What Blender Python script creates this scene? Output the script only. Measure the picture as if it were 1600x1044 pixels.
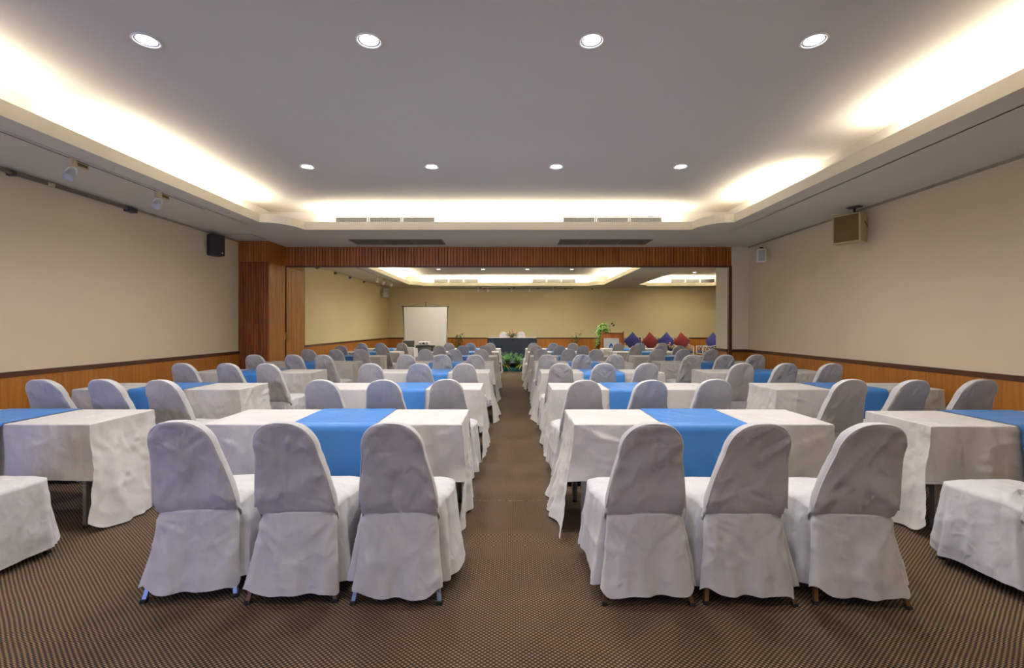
import bpy, bmesh, math, random
from mathutils import Vector, Matrix, noise
PI = math.pi
sc = bpy.context.scene
for o in list(bpy.data.objects):
    bpy.data.objects.remove(o, do_unlink=True)
COL = sc.collection
R = math.radians

# ------------------------------------------------------------------ camera
CAMZ = 1.45
FPX = 711.1
cam = bpy.data.cameras.new('camera')
cam.lens = 16.0; cam.sensor_width = 36.0; cam.shift_y = -0.0075; cam.shift_x = 0.0006
cam.clip_start = 0.02
co = bpy.data.objects.new('camera', cam); COL.objects.link(co)
co.location = (0, 0, CAMZ); co.rotation_euler = (PI/2, 0, 0)
sc.camera = co

# ------------------------------------------------------------------ world, exposure
w = bpy.data.worlds.new('world'); sc.world = w; w.use_nodes = True
w.node_tree.nodes['Background'].inputs[0].default_value = (0.55, 0.62, 0.8, 1)
w.node_tree.nodes['Background'].inputs[1].default_value = 0.0
sc.view_settings.view_transform = 'Standard'
sc.view_settings.look = 'None'
sc.view_settings.gamma = 1.0
sc.view_settings.use_curve_mapping = False
sc.view_settings.exposure = 0.33
sc.cycles.max_bounces = 8
sc.cycles.diffuse_bounces = 5
sc.cycles.glossy_bounces = 2
sc.cycles.sample_clamp_indirect = 4.0
sc.cycles.use_denoising = True

COVE_W = 17.5        # watts per metre of cove tube
DOWN_W = 20.0
WARM = (1.0, 0.84, 0.60)
WARM2 = (1.0, 0.84, 0.56)
COOL = (1.0, 0.96, 0.94)

ZS = 3.14     # soffit
ZU = 3.52     # upper ceiling
ZF = 3.275    # top of the cove upstand

def area(name, loc, sx, sy, watts, color, rot=(0, 0, 0), shape='RECTANGLE', spread=180):
    l = bpy.data.lights.new(name, 'AREA'); l.shape = shape
    l.size = sx
    if shape in ('RECTANGLE', 'ELLIPSE'): l.size_y = sy
    l.energy = watts; l.color = color; l.spread = R(spread)
    o = bpy.data.objects.new(name, l); COL.objects.link(o)
    o.location = loc; o.rotation_euler = rot
    return o

def cove_y(x, y0, y1, side, k=1.0, col=WARM):     # tube running along y, shining up and slightly to the room
    area('cove_tube_light', (x, (y0+y1)/2, ZS+.112), .05, y1-y0, COVE_W*(y1-y0)*k, col, (PI, R(14)*side, 0))
def cove_x(y, x0, x1, side, k=1.0, col=WARM):
    area('cove_tube_light', ((x0+x1)/2, y, ZS+.112), x1-x0, .05, COVE_W*(x1-x0)*k, col, (PI + R(14)*side, 0, 0))

# coves: (xl, xr, y0, y1) of the inner edge of the upstand
COVE_A = (-4.09, 3.62, -1.7, 7.95)
COVE_B = (-4.15, 3.74, 11.4, 19.0)
COVE_C = (5.15, 8.85, 11.4, 19.0)
TR = 0.28   # trough width
xl, xr, y0, y1 = COVE_A
for a, b in ((-1.2, 1.2), (1.35, 3.75), (4.3, 5.8), (5.9, 7.3)): cove_y(xl-TR*.36, a, b, 1)
for a, b in ((-1.2, 1.2), (1.35, 2.9), (3.0, 4.5), (5.85, 7.3)): cove_y(xr+TR*.36, a, b, -1)
for a, b in ((-3.4, -1.2), (-1.1, 0.8), (.9, 3.0)):
    cove_x(y1+TR*.36, a, b, 1)
    cove_x(y0-TR*.36, a, b, -1, .6)
xl, xr, y0, y1 = COVE_B
cove_y(xl-TR*.36, y0+.6, y1-.6, 1, 1.9, WARM2); cove_y(xr+TR*.36, y0+.6, y1-.6, -1, 1.9, WARM2)
cove_x(y1+TR*.36, xl+.6, xr-.6, 1, 1.9, WARM2); cove_x(y0-TR*.36, xl+.6, xr-.6, -1, 1.9, WARM2)
xl, xr, y0, y1 = COVE_C
cove_y(xl-TR*.36, y0+.6, y1-.6, 1, 1.9, WARM2); cove_y(xr+TR*.36, y0+.6, y1-.6, -1, 1.9, WARM2)
cove_x(y1+TR*.36, xl+.6, xr-.6, 1, 1.9, WARM2)

DX = [-.225 + 1.606*(k-1.5) for k in range(4)]
DOWN_SEEN = [(x, y) for y in (3.285, 5.875) for x in DX] + [(x, 16.45) for x in DX] + [(7.0, 17.4)]
DOWN_MORE = [(x, .7) for x in DX] + [(x, 13.7) for x in DX] + [(7.0, 14.0)]
for x, y in DOWN_SEEN + DOWN_MORE:
    area('downlight_lamp_light', (x, y, ZU-.012), .13, .13, DOWN_W*(.35 if y < 1 else 1), COOL, (0, 0, 0), 'DISK', 150)
# daylight through the window in the wall behind the camera
area('window_daylight', (-3.9, -2.53, 1.6), 2.0, 1.5, 50, (.34, .44, 1.0), (R(90), 0, 0), spread=130)

# ------------------------------------------------------------------ materials
MATS = {}
def nmat(name):
    m = bpy.data.materials.new(name); m.use_nodes = True
    MATS[name] = m
    nt = m.node_tree
    return m, nt, nt.nodes['Principled BSDF']
def N(nt, t, **kw):
    n = nt.nodes.new(t)
    for k, v in kw.items():
        if k in n.inputs: n.inputs[k].default_value = v
        else: setattr(n, k, v)
    return n
def ramp(nt, fac, stops):
    n = nt.nodes.new('ShaderNodeValToRGB')
    el = n.color_ramp.elements
    el[0].position, el[0].color = stops[0][0], (*stops[0][1], 1)
    el[1].position, el[1].color = stops[-1][0], (*stops[-1][1], 1)
    for p, c in stops[1:-1]:
        e = el.new(p); e.color = (*c, 1)
    nt.links.new(fac, n.inputs[0]); return n.outputs[0]
def simple(name, col, rough=.6, metal=0.0, emit=None, es=0, noise_amt=.06, scale=6):
    m, nt, b = nmat(name)
    b.inputs['Roughness'].default_value = rough; b.inputs['Metallic'].default_value = metal
    tc = N(nt, 'ShaderNodeTexCoord'); n = N(nt, 'ShaderNodeTexNoise', Scale=scale, Detail=4.0)
    nt.links.new(tc.outputs['Object'], n.inputs['Vector'])
    lo = tuple(max(0, c*(1-noise_amt)) for c in col); hi = tuple(min(1, c*(1+noise_amt)) for c in col)
    nt.links.new(ramp(nt, n.outputs[0], [(.3, lo), (.7, hi)]), b.inputs['Base Color'])
    if emit:
        b.inputs['Emission Color'].default_value = (*emit, 1); b.inputs['Emission Strength'].default_value = es
    return m
def coords(nt, scale=(1, 1, 1), rot=(0, 0, 0), kind='Object'):
    tc = N(nt, 'ShaderNodeTexCoord'); mp = N(nt, 'ShaderNodeMapping')
    mp.inputs['Scale'].default_value = scale; mp.inputs['Rotation'].default_value = rot
    nt.links.new(tc.outputs[kind], mp.inputs[0]); return mp.outputs[0]
def bump(nt, b, h, strength, dist):
    bp = N(nt, 'ShaderNodeBump', Strength=strength, Distance=dist)
    nt.links.new(h, bp.inputs['Height']); nt.links.new(bp.outputs[0], b.inputs['Normal'])
def add(nt, a, b, wb=1.0):
    m = N(nt, 'ShaderNodeMath', operation='MULTIPLY_ADD'); m.inputs[1].default_value = wb
    nt.links.new(b, m.inputs[0]); nt.links.new(a, m.inputs[2]); return m.outputs[0]

def plaster(name, col, mott=.05):
    m, nt, b = nmat(name); b.inputs['Roughness'].default_value = .85
    n1 = N(nt, 'ShaderNodeTexNoise', Scale=.6, Detail=5.0); nt.links.new(coords(nt), n1.inputs[0])
    n2 = N(nt, 'ShaderNodeTexNoise', Scale=40.0, Detail=3.0); nt.links.new(coords(nt), n2.inputs[0])
    lo = tuple(c*(1-mott) for c in col); hi = tuple(min(1, c*(1+mott)) for c in col)
    nt.links.new(ramp(nt, n1.outputs[0], [(.3, lo), (.7, hi)]), b.inputs['Base Color'])
    bump(nt, b, n2.outputs[0], .15, .003)
    return m
M_CEIL = plaster('white ceiling paint', (.70, .685, .66), .03)
M_CEIL2 = plaster('soffit paint', (.73, .71, .63), .03)
M_FASC = plaster('cove upstand paint', (.88, .83, .68), .03)
M_WALL = plaster('cream wallpaper', (.78, .685, .50), .045)
M_WALL2 = plaster('warm cream wallpaper', (.74, .645, .385), .04)
M_COL = plaster('pale cream paint', (.84, .78, .61), .04)

def wood(name, dark, mid, light, along='z', grain=55.0, rough=.42, joint=None):
    m, nt, b = nmat(name); b.inputs['Roughness'].default_value = rough
    sc_ = {'z': (grain, grain, 1.6), 'x': (1.6, grain, grain), 'y': (grain, 1.6, grain)}[along]
    n1 = N(nt, 'ShaderNodeTexNoise', Scale=1.0, Detail=6.0, Distortion=.4); nt.links.new(coords(nt, sc_), n1.inputs[0])
    s2 = tuple(s*.16 for s in sc_)
    n2 = N(nt, 'ShaderNodeTexNoise', Scale=1.0, Detail=3.0, Distortion=.8); nt.links.new(coords(nt, s2), n2.inputs[0])
    f = add(nt, n1.outputs[0], n2.outputs[0], .45)
    oi = N(nt, 'ShaderNodeObjectInfo')
    c = ramp(nt, f, [(.54, dark), (.72, mid), (.92, light)])
    nt.links.new(c, b.inputs['Base Color'])
    bump(nt, b, n1.outputs[0], .12, .002)
    return m
M_WAIN = wood('oak wainscot veneer', (.34, .125, .016), (.41, .155, .022), (.47, .19, .034), grain=30)
M_BEAM = wood('teak beam boards', (.25, .072, .009), (.38, .128, .019), (.48, .18, .034), grain=60)
M_PIER = wood('dark teak pier', (.11, .028, .005), (.22, .062, .010), (.33, .105, .018), grain=30)
M_DOOR = wood('lighter teak doors', (.36, .135, .020), (.47, .195, .034), (.56, .26, .055), grain=30)
M_RAIL = wood('dark rail', (.05, .016, .006), (.085, .026, .010), (.12, .040, .014), along='y')
M_PODIUM = wood('podium wood', (.20, .055, .012), (.32, .10, .024), (.42, .15, .04), grain=40)
M_GROOVE = simple('dark groove', (.03, .012, .005), .8)

def fabric(name, col, wr=1.0, rough=.92, weave=.25, sheen=.15, seed=0.0):
    m, nt, b = nmat(name); b.inputs['Roughness'].default_value = rough
    try:
        b.inputs['Sheen Weight'].default_value = sheen
        b.inputs['Sheen Roughness'].default_value = .5
    except Exception: pass
    v = coords(nt, (1, 1, 1))
    oi = N(nt, 'ShaderNodeObjectInfo')
    off = N(nt, 'ShaderNodeVectorMath', operation='MULTIPLY_ADD')
    rnd = N(nt, 'ShaderNodeCombineXYZ')
    for i in range(3): nt.links.new(oi.outputs['Random'], rnd.inputs[i])
    off.inputs[1].default_value = (17, 31, 23)
    nt.links.new(rnd.outputs[0], off.inputs[0]); nt.links.new(v, off.inputs[2]); vv = off.outputs[0]
    heights = None
    for sc_, rot, amp, det in (((4.2, 4.2, 1.7), (0.2, .7, .3), 1.0, 3.0), ((8, 8, 3.2), (.3, -.8, 1.0), .65, 3.0), ((20, 20, 14), (.5, .4, 0), .13, 2.0)):
        mp = N(nt, 'ShaderNodeMapping'); mp.inputs['Scale'].default_value = sc_; mp.inputs['Rotation'].default_value = rot
        nt.links.new(vv, mp.inputs[0])
        n = N(nt, 'ShaderNodeTexNoise'); n.noise_type = 'RIDGED_MULTIFRACTAL'
        n.inputs['Scale'].default_value = 1.0; n.inputs['Detail'].default_value = det
        n.inputs['Roughness'].default_value = .45; n.inputs['Distortion'].default_value = .6
        nt.links.new(mp.outputs[0], n.inputs[0])
        if heights is None: heights = n.outputs[0]
        else: heights = add(nt, heights, n.outputs[0], amp)
    bump(nt, b, heights, min(1, .9*wr), .034)
    n3 = N(nt, 'ShaderNodeTexNoise', Scale=2.2, Detail=3.0); nt.links.new(vv, n3.inputs[0])
    lo = tuple(c*.95 for c in col); hi = tuple(min(1, c*1.03) for c in col)
    nt.links.new(ramp(nt, n3.outputs[0], [(.35, lo), (.65, hi)]), b.inputs['Base Color'])
    return m
M_CHAIR = fabric('white chair cotton', (.555, .545, .555), 1.0)
M_SEAM = fabric('white piping', (.68, .67, .66), .2)
M_CLOTH = fabric('white table cotton', (.585, .56, .54), .8)
M_RUN = fabric('blue satin', (.040, .20, .57), .45, rough=.42, sheen=.05)
M_NAVY = fabric('navy skirting cloth', (.012, .022, .042), .7)
M_BLUECU = fabric('royal blue cushion', (.014, .018, .15), .5)
M_REDCU = fabric('crimson cushion', (.13, .006, .008), .5)
M_NAVYCU = fabric('navy seat pad', (.01, .025, .10), .4)

M_STEEL = simple('galvanised steel', (.42, .42, .42), .38, .8)
M_BROWNLEG = simple('bronze painted steel', (.13, .06, .028), .45, .3)
M_GREYLEG = simple('blue grey steel', (.30, .38, .52), .35, .6)
M_RUBBER = simple('black rubber', (.012, .012, .012), .7)
M_PLY = simple('laminate top', (.45, .40, .33), .6)
M_WHITE = simple('white enamel', (.86, .85, .82), .4)
M_CREAMPL = simple('cream plastic', (.62, .52, .34), .5)
M_TRACK = simple('white track', (.66, .63, .58), .5)
M_BLACK = simple('black plastic', (.012, .012, .013), .45)
M_DGREY = simple('dark grey', (.06, .06, .06), .5)
M_GRILL = simple('brown grille cloth', (.15, .105, .035), .8)
M_BEIGESP = simple('beige speaker shell', (.50, .43, .26), .5)
M_GREYSP = simple('grey speaker shell', (.58, .59, .60), .5)
M_RETURN = simple('return grille', (.14, .12, .09), .6)
M_VENT = simple('white vent metal', (.28, .28, .30), .5)
M_BARS = simple('grille bars', (.05, .05, .055), .6)
M_VENTSHADE = simple('vent shade', (.004, .004, .006), .9)  # near black that stands in for the shade inside the ducts
M_BRASS = simple('brass', (.55, .36, .12), .3, .9)
M_LAMP = simple('lamp glow', (1, 1, 1), .5, emit=(.97, .96, 1.0), es=14)
M_REFL = simple('lamp reflector', (.55, .55, .58), .3, .7)
M_RAILMET = simple('grey curtain rail', (.20, .18, .15), .5, .3)
M_SCREEN = simple('projection screen fabric', (.74, .72, .64), .8, noise_amt=.02)
M_STAGE = simple('dark stage carpet', (.008, .022, .028), .95, noise_amt=.3, scale=30)
M_TEAL = simple('teal cloth', (.0, .10, .13), .8, noise_amt=.3, scale=30)
M_RATTAN = simple('white painted rattan', (.74, .72, .66), .5)
M_LEAF = simple('leaf green', (.055, .16, .025), .5, noise_amt=.5, scale=9)
M_LEAFM = simple('fern leaf', (.10, .27, .06), .5, noise_amt=.5, scale=12)
M_LEAF2 = simple('bright leaf', (.17, .33, .05), .5, noise_amt=.5, scale=12)
M_LEAF3 = simple('yellow green blade', (.42, .50, .10), .5, noise_amt=.3)
M_LEAFD = simple('dark leaf', (.025, .07, .02), .5, noise_amt=.4)
M_POT = simple('dark clay pot', (.09, .04, .025), .6)
M_FLOWR = simple('pink petals', (.60, .12, .12), .6, noise_amt=.2)
M_FLOWW = simple('cream petals', (.80, .72, .55), .6)
M_FLOWY = simple('yellow petals', (.72, .50, .06), .6)
M_SIGN = simple('white sign board', (.62, .67, .68), .4)
M_LOGO = simple('blue emblem', (.01, .09, .38), .5)
M_LCD = simple('dark laptop screen', (.018, .022, .016), .35)
M_SILV = simple('silver plastic', (.50, .50, .49), .4)
M_GLASS = simple('daylit window pane', (.4, .45, .6), .3)

def carpet():
    m, nt, b = nmat('woven brown carpet'); b.inputs['Roughness'].default_value = .95
    tc = N(nt, 'ShaderNodeTexCoord')
    nz = N(nt, 'ShaderNodeTexNoise', Scale=3.0, Detail=2.0); nt.links.new(tc.outputs['Object'], nz.inputs[0])
    wob = N(nt, 'ShaderNodeVectorMath', operation='MULTIPLY_ADD'); wob.inputs[1].default_value = (.012, .012, 0)
    nt.links.new(nz.outputs['Color'], wob.inputs[0]); nt.links.new(tc.outputs['Object'], wob.inputs[2])
    sp = N(nt, 'ShaderNodeSeparateXYZ'); nt.links.new(wob.outputs[0], sp.inputs[0])
    def sn(out, period, ph=0.0):
        a = N(nt, 'ShaderNodeMath', operation='MULTIPLY'); a.inputs[1].default_value = 2*PI/period
        nt.links.new(out, a.inputs[0])
        s = N(nt, 'ShaderNodeMath', operation='SINE'); nt.links.new(a.outputs[0], s.inputs[0]); return s.outputs[0]
    p = N(nt, 'ShaderNodeMath', operation='MULTIPLY')
    nt.links.new(sn(sp.outputs[0], .026), p.inputs[0]); nt.links.new(sn(sp.outputs[1], .021), p.inputs[1])
    fib = N(nt, 'ShaderNodeTexNoise', Scale=320.0, Detail=2.0); nt.links.new(tc.outputs['Object'], fib.inputs[0])
    f = add(nt, p.outputs[0], fib.outputs[0], .7)
    c = ramp(nt, f, [(0.0, (.016, .010, .007)), (.45, (.055, .035, .020)), (1.0, (.25, .16, .080))])
    big = N(nt, 'ShaderNodeTexNoise', Scale=.7, Detail=4.0); nt.links.new(tc.outputs['Object'], big.inputs[0])
    tint = ramp(nt, big.outputs[0], [(.3, (.86, .86, .86)), (.7, (1.1, 1.08, 1.05))])
    mx = N(nt, 'ShaderNodeMix'); mx.data_type = 'RGBA'; mx.blend_type = 'MULTIPLY'; mx.inputs[0].default_value = 1.0
    nt.links.new(c, mx.inputs[6]); nt.links.new(tint, mx.inputs[7])
    nt.links.new(mx.outputs[2], b.inputs['Base Color'])
    bump(nt, b, f, .5, .004)
    return m
M_CARPET = carpet()
M_SEAMC = simple('frayed carpet seam', (.12, .08, .05), .95, noise_amt=.8, scale=60)

# ------------------------------------------------------------------ mesh helpers
class MB:
    def __init__(s): s.v = []; s.f = []; s.m = []; s.sm = []
    def add(s, verts, faces, mi=0, smooth=False, M=None):
        o = len(s.v)
        for p in verts:
            p = Vector(p)
            s.v.append(tuple(M @ p) if M else tuple(p))
        for f in faces:
            s.f.append(tuple(i+o for i in f)); s.m.append(mi); s.sm.append(smooth)
        return s
    def box(s, x0, x1, y0, y1, z0, z1, mi=0, M=None):
        v = [(x, y, z) for x in (x0, x1) for y in (y0, y1) for z in (z0, z1)]
        f = [(0, 1, 3, 2), (4, 6, 7, 5), (0, 4, 5, 1), (2, 3, 7, 6), (0, 2, 6, 4), (1, 5, 7, 3)]
        return s.add(v, f, mi, False, M)
    def bbox(s, x0, x1, y0, y1, z0, z1, b=.005, mi=0, M=None):   # box with chamfered edges
        bm = bmesh.new()
        bmesh.ops.create_cube(bm, size=1.0)
        for q in bm.verts:
            q.co = Vector(((x0+x1)/2+q.co.x*(x1-x0), (y0+y1)/2+q.co.y*(y1-y0), (z0+z1)/2+q.co.z*(z1-z0)))
        bmesh.ops.bevel(bm, geom=list(bm.edges), offset=b, segments=2, affect='EDGES', profile=.5)
        bm.verts.index_update()
        s.add([q.co.copy() for q in bm.verts], [[q.index for q in f.verts] for f in bm.faces], mi, False, M)
        bm.free(); return s
    def tube(s, pts, r, n=8, mi=0, cap=True, M=None):
        pts = [Vector(p) for p in pts]; rr = r if isinstance(r, (list, tuple)) else [r]*len(pts)
        vs = []; fs = []
        t0 = (pts[1]-pts[0]).normalized()
        up = Vector((0, 0, 1)) if abs(t0.z) < .9 else Vector((1, 0, 0))
        for i, p in enumerate(pts):
            t = (pts[min(i+1, len(pts)-1)]-pts[max(i-1, 0)]).normalized()
            a = t.cross(up)
            if a.length < 1e-4: a = t.cross(Vector((0, 1, 0)))
            a.normalize(); b = a.cross(t).normalized(); up = b
            for k in range(n):
                q = 2*PI*k/n
                vs.append(p + a*math.cos(q)*rr[i] + b*math.sin(q)*rr[i])
        for i in range(len(pts)-1):
            for k in range(n):
                fs.append((i*n+k, i*n+(k+1) % n, (i+1)*n+(k+1) % n, (i+1)*n+k))
        if cap:
            fs.append(tuple(range(n))[::-1]); fs.append(tuple((len(pts)-1)*n+k for k in range(n)))
        return s.add(vs, fs, mi, n > 4, M)
    def lathe(s, prof, n=24, mi=0, M=None, cap=True):
        vs = []; fs = []
        for r, z in prof:
            for k in range(n):
                q = 2*PI*k/n; vs.append((r*math.cos(q), r*math.sin(q), z))
        for i in range(len(prof)-1):
            for k in range(n):
                fs.append((i*n+k, i*n+(k+1) % n, (i+1)*n+(k+1) % n, (i+1)*n+k))
        if cap:
            if prof[0][0] > 1e-5: fs.append(tuple(range(n))[::-1])
            if prof[-1][0] > 1e-5: fs.append(tuple((len(prof)-1)*n+k for k in range(n)))
        return s.add(vs, fs, mi, True, M)
    def grid(s, fn, nu, nv, mi=0, smooth=True, closed=False):
        vs = [fn(i/nu, j/nv) for j in range(nv+1) for i in range(nu+(0 if closed else 1))]
        W = nu if closed else nu+1; fs = []
        for j in range(nv):
            for i in range(nu):
                i2 = (i+1) % W if closed else i+1
                fs.append((j*W+i, j*W+i2, (j+1)*W+i2, (j+1)*W+i))
        return s.add(vs, fs, mi, smooth)
    def mesh(s, name, mats, merge=0):
        me = bpy.data.meshes.new(name)
        me.from_pydata([tuple(p) for p in s.v], [], s.f)
        for m in (mats if isinstance(mats, (list, tuple)) else [mats]): me.materials.append(m)
        for p, mi, sm in zip(me.polygons, s.m, s.sm): p.material_index = mi; p.use_smooth = sm
        bm = bmesh.new(); bm.from_mesh(me)
        if merge: bmesh.ops.remove_doubles(bm, verts=bm.verts, dist=merge)
        bmesh.ops.recalc_face_normals(bm, faces=bm.faces)
        bm.to_mesh(me); bm.free(); me.update()
        return me
def link(name, me, parent=None, loc=None, rz=0):
    o = bpy.data.objects.new(name, me); COL.objects.link(o)
    if parent: o.parent = parent
    if loc: o.location = loc
    if rz: o.rotation_euler = (0, 0, rz)
    return o
def obj(name, mb, mats, parent=None, merge=0, label=None):
    o = link(name, mb.mesh(name, mats, merge), parent)
    if label: o['label'] = label
    return o
def tag(o, label, cat, group=None):
    o['label'] = label; o['category'] = cat
    if group: o['group'] = group
    return o
def thing(name, label, cat, loc=(0, 0, 0), rz=0, group=None):
    o = bpy.data.objects.new(name, None); COL.objects.link(o); o.empty_display_size = .1
    o.location = loc; o.rotation_euler = (0, 0, rz)
    return tag(o, label, cat, group)
def struct(name, mb, mats, parent=None, merge=0):
    o = obj(name, mb, mats, parent, merge)
    if parent is None: o['kind'] = 'structure'
    return o
def T(x, y, z, rz=0, rx=0, ry=0):
    return Matrix.Translation((x, y, z)) @ Matrix.Rotation(rz, 4, 'Z') @ Matrix.Rotation(ry, 4, 'Y') @ Matrix.Rotation(rx, 4, 'X')
def copy_tree(o, parent=None):
    c = o.copy(); COL.objects.link(c)
    if parent: c.parent = parent
    for ch in list(KIDS.get(o.name, [])):
        k = copy_tree(ch, c)
        KIDS.setdefault(c.name, []).append(k)
    return c
KIDS = {}
def register(root):
    def rec(o):
        KIDS[o.name] = [c for c in bpy.data.objects if c.parent == o]
        for c in KIDS[o.name]: rec(c)
    rec(root)

# ------------------------------------------------------------------ room shell
XL, XR, YB = -5.4, 5.04, -2.6
YP = 9.69      # partition line
YFAR = 19.9; XRR = 13.0
fl = struct('floor', MB().box(XL-.2, XRR+.2, YB-.2, YFAR+.2, -.12, 0), M_CARPET)
struct('trim_1', MB().grid(lambda u, v: (-.48+u*1.06, 3.775+v*.014+.004*math.sin(u*40)+.003*math.sin(u*93), .0015+.0015*math.sin(v*PI)), 60, 3), M_SEAMC)

def wall(name, x0, x1, y0, y1, mat, z0=0, z1=ZS+.3):
    return struct(name, MB().box(x0, x1, y0, y1, z0, z1), mat)
wall('wall_left', XL-.15, XL, YB-.1, 10.57, M_WALL)
wall('wall_left_far', XL-.15, XL, 10.57, YFAR, M_WALL2)
wall('wall_right', XR, XR+.12, YB-.1, 10.3, M_WALL)
wall('wall_back', XL, XR, YB-.15, YB, M_WALL)
wall('wall_far', XL-.15, XRR, YFAR, YFAR+.15, M_WALL2)
wall('wall_right_far', XRR, XRR+.15, 10.0, YFAR, M_WALL2)
# short partition return at the right of the opening, and its back
struct('wall_partition', MB().box(4.69, XR, YP, 10.3, 0, ZS+.02).box(XR, XRR, 10.18, 10.3, 0, ZS+.02), M_COL)
struct('trim_2', MB().box(4.625, 4.69, YP-.015, YP+.06, 0, 2.722), M_RAIL)
struct('wall_return', MB().box(4.63, 4.69, YP+.06, 10.3, 0, ZS), M_COL)
# window behind the camera
wf = MB()
for a in (-4.9, -3.9, -2.9): wf.box(a-.025, a+.025, YB, YB+.05, .85, 2.35)
wf.box(-4.925, -2.875, YB, YB+.05, .80, .85).box(-4.925, -2.875, YB, YB+.05, 2.35, 2.4)
wn = struct('window_1', MB().box(-4.9, -2.9, YB, YB+.02, .85, 2.35), M_GLASS); obj('window_frame', wf, M_WHITE, wn)

# wainscot and rails
WZ = .96
def wains(name, x0, x1, y0, y1, rail):   # thin panel on a wall face with a moulded rail
    o = struct(name, MB().box(x0, x1, y0, y1, 0, WZ-.05), M_WAIN)
    r = MB(); gx = .014 if rail == 'y' else 0; gy = .014 if rail == 'x' else 0
    r.box(x0-gx, x1+gx, y0-gy, y1+gy, WZ-.035, WZ)
    r.box(x0-gx*.45, x1+gx*.45, y0-gy*.45, y1+gy*.45, WZ-.06, WZ-.035)
    obj('dado_rail', r, M_RAIL, o)
    return o
wains('trim_3', XL, XL+.015, YB, 9.0, 'y')
wains('trim_4', XR-.015, XR, YB, YP, 'y')
wains('trim_5', 4.69, XR, YP-.015, YP, 'x')
wains('trim_6', 4.615, 4.63, YP+.06, 10.3, 'y')
wains('trim_7', XL, XL+.015, 10.57, YFAR, 'y')
wains('trim_8', XL, XRR, YFAR-.015, YFAR, 'x')
for i, (x0, x1, y0, y1) in enumerate(((XL+.015, XL+.027, YB, 9.0), (XR-.027, XR-.015, YB, YP))):
    struct('baseboard_' + ('left', 'right')[i], MB().box(x0, x1, y0, y1, 0, .09), M_RAIL)

# pier of dark teak boards on the left, with two cupboard leaves on its side
pier = struct('trim_9', MB().box(XL, -4.84, 9.02, 10.57, 0, ZS), M_GROOVE)
def boards(name, plane, a0, a1, z0, z1, d0, d1, width, mat, parent, seed=1, g=.003):
    rd = random.Random(seed); mb = MB(); n = max(1, round((a1-a0)/width)); wd = (a1-a0)/n
    for k in range(n):
        p0 = a0+k*wd+g; p1 = a0+(k+1)*wd-g; pr = rd.uniform(0, .002)
        if plane == 'y': mb.box(p0, p1, d0-pr, d1, z0, z1)
        else: mb.box(d0, d1+pr, p0, p1, z0, z1)
    o = obj(name, mb, mat, parent); o['kind'] = 'stuff'; return o
boards('board_cladding', 'y', XL, -4.80, 0, 2.725, 9.0, 9.025, .052, M_PIER, pier, 2)
boards('board_cladding', 'y', XL, -4.80, 2.732, ZS, 9.0, 9.025, .052, M_BEAM, pier, 3)
boards('board_cladding', 'x', 9.026, 9.69, 2.732, ZS, -4.84, -4.80, .055, M_BEAM, pier, 4, .004)
boards('board_cladding', 'x', 9.80, 10.57, 2.732, ZS, -4.84, -4.80, .055, M_BEAM, pier, 5)
for i, (a, b) in enumerate(((9.03, 9.655), (9.72, 10.55))):
    d = struct('door_%d' % (i+1), MB().box(-4.84, -4.815, a, b, .01, 2.72), M_GROOVE)
    boards('board_face', 'x', a, b, .01, 2.72, -4.816, -4.802, .075, M_DOOR, d, 7+i)
    hy = 9.60 if i == 0 else 9.80
    h = MB().box(-4.80, -4.792, hy-.018, hy+.018, 1.14, 1.36); h.tube([(-4.785, hy, 1.16), (-4.76, hy, 1.19), (-4.76, hy, 1.31), (-4.785, hy, 1.34)], .007)
    obj('door_handle', h, M_BRASS, d)
struct('trim_10', MB().box(-4.84, -4.80, 10.55, 10.575, 0, 2.72), M_RAIL)
# header beam of upright boards over the opening
hb = struct('trim_11', MB().box(-4.80, 4.665, YP+.02, YP+.11, 2.722, ZS), M_GROOVE)
boards('board_cladding', 'y', -4.80, 4.69, 2.735, ZS-.004, YP, YP+.021, .065, M_BEAM, hb, 11, .006)
boards('board_cladding', 'y', -4.80, 4.62, 2.735, ZS-.004, YP+.109, YP+.125, .062, M_BEAM, hb, 12)
obj('edge_strip', MB().box(-4.80, 4.69, YP-.008, YP+.13, 2.715, 2.735), M_RAIL, hb)

# ceilings with scalloped cove openings
def cove_outline(c, r=.47, ry=.56, n=10):
    xl, xr, y0, y1 = c; pts = []
    # clockwise from far left; notch arcs centred on the corners
    def arc(cx, cy, a0, a1):
        for k in range(n+1):
            a = a0+(a1-a0)*k/n; pts.append((cx+r*math.cos(a), cy+ry*math.sin(a)))
    arc(xl, y1, -PI/2, 0); arc(xr, y1, PI, PI*1.5)
    arc(xr, y0, PI/2, PI); arc(xl, y0, 0, PI/2)
    return pts
def soffit(name, rect, coves, mat, z):
    bm = bmesh.new(); edges = []
    loops = [[(rect[0], rect[2]), (rect[1], rect[2]), (rect[1], rect[3]), (rect[0], rect[3])]] + [cove_outline(c) for c in coves]
    for L in loops:
        vs = [bm.verts.new((x, y, z)) for x, y in L]
        for i in range(len(vs)): edges.append(bm.edges.new((vs[i], vs[(i+1) % len(vs)])))
    bmesh.ops.triangle_fill(bm, use_beauty=True, edges=edges)
    me = bpy.data.meshes.new(name); bm.to_mesh(me); bm.free(); me.materials.append(mat)
    o = link(name, me); o['kind'] = 'structure'; return o
soffit('ceiling', (XL-.1, XR+.1, YB-.1, YP+.1), [COVE_A], M_CEIL2, ZS)
soffit('ceiling_far', (XL-.1, XRR+.1, YP+.1, YFAR+.1), [COVE_B, COVE_C], M_CEIL2, ZS)
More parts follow.
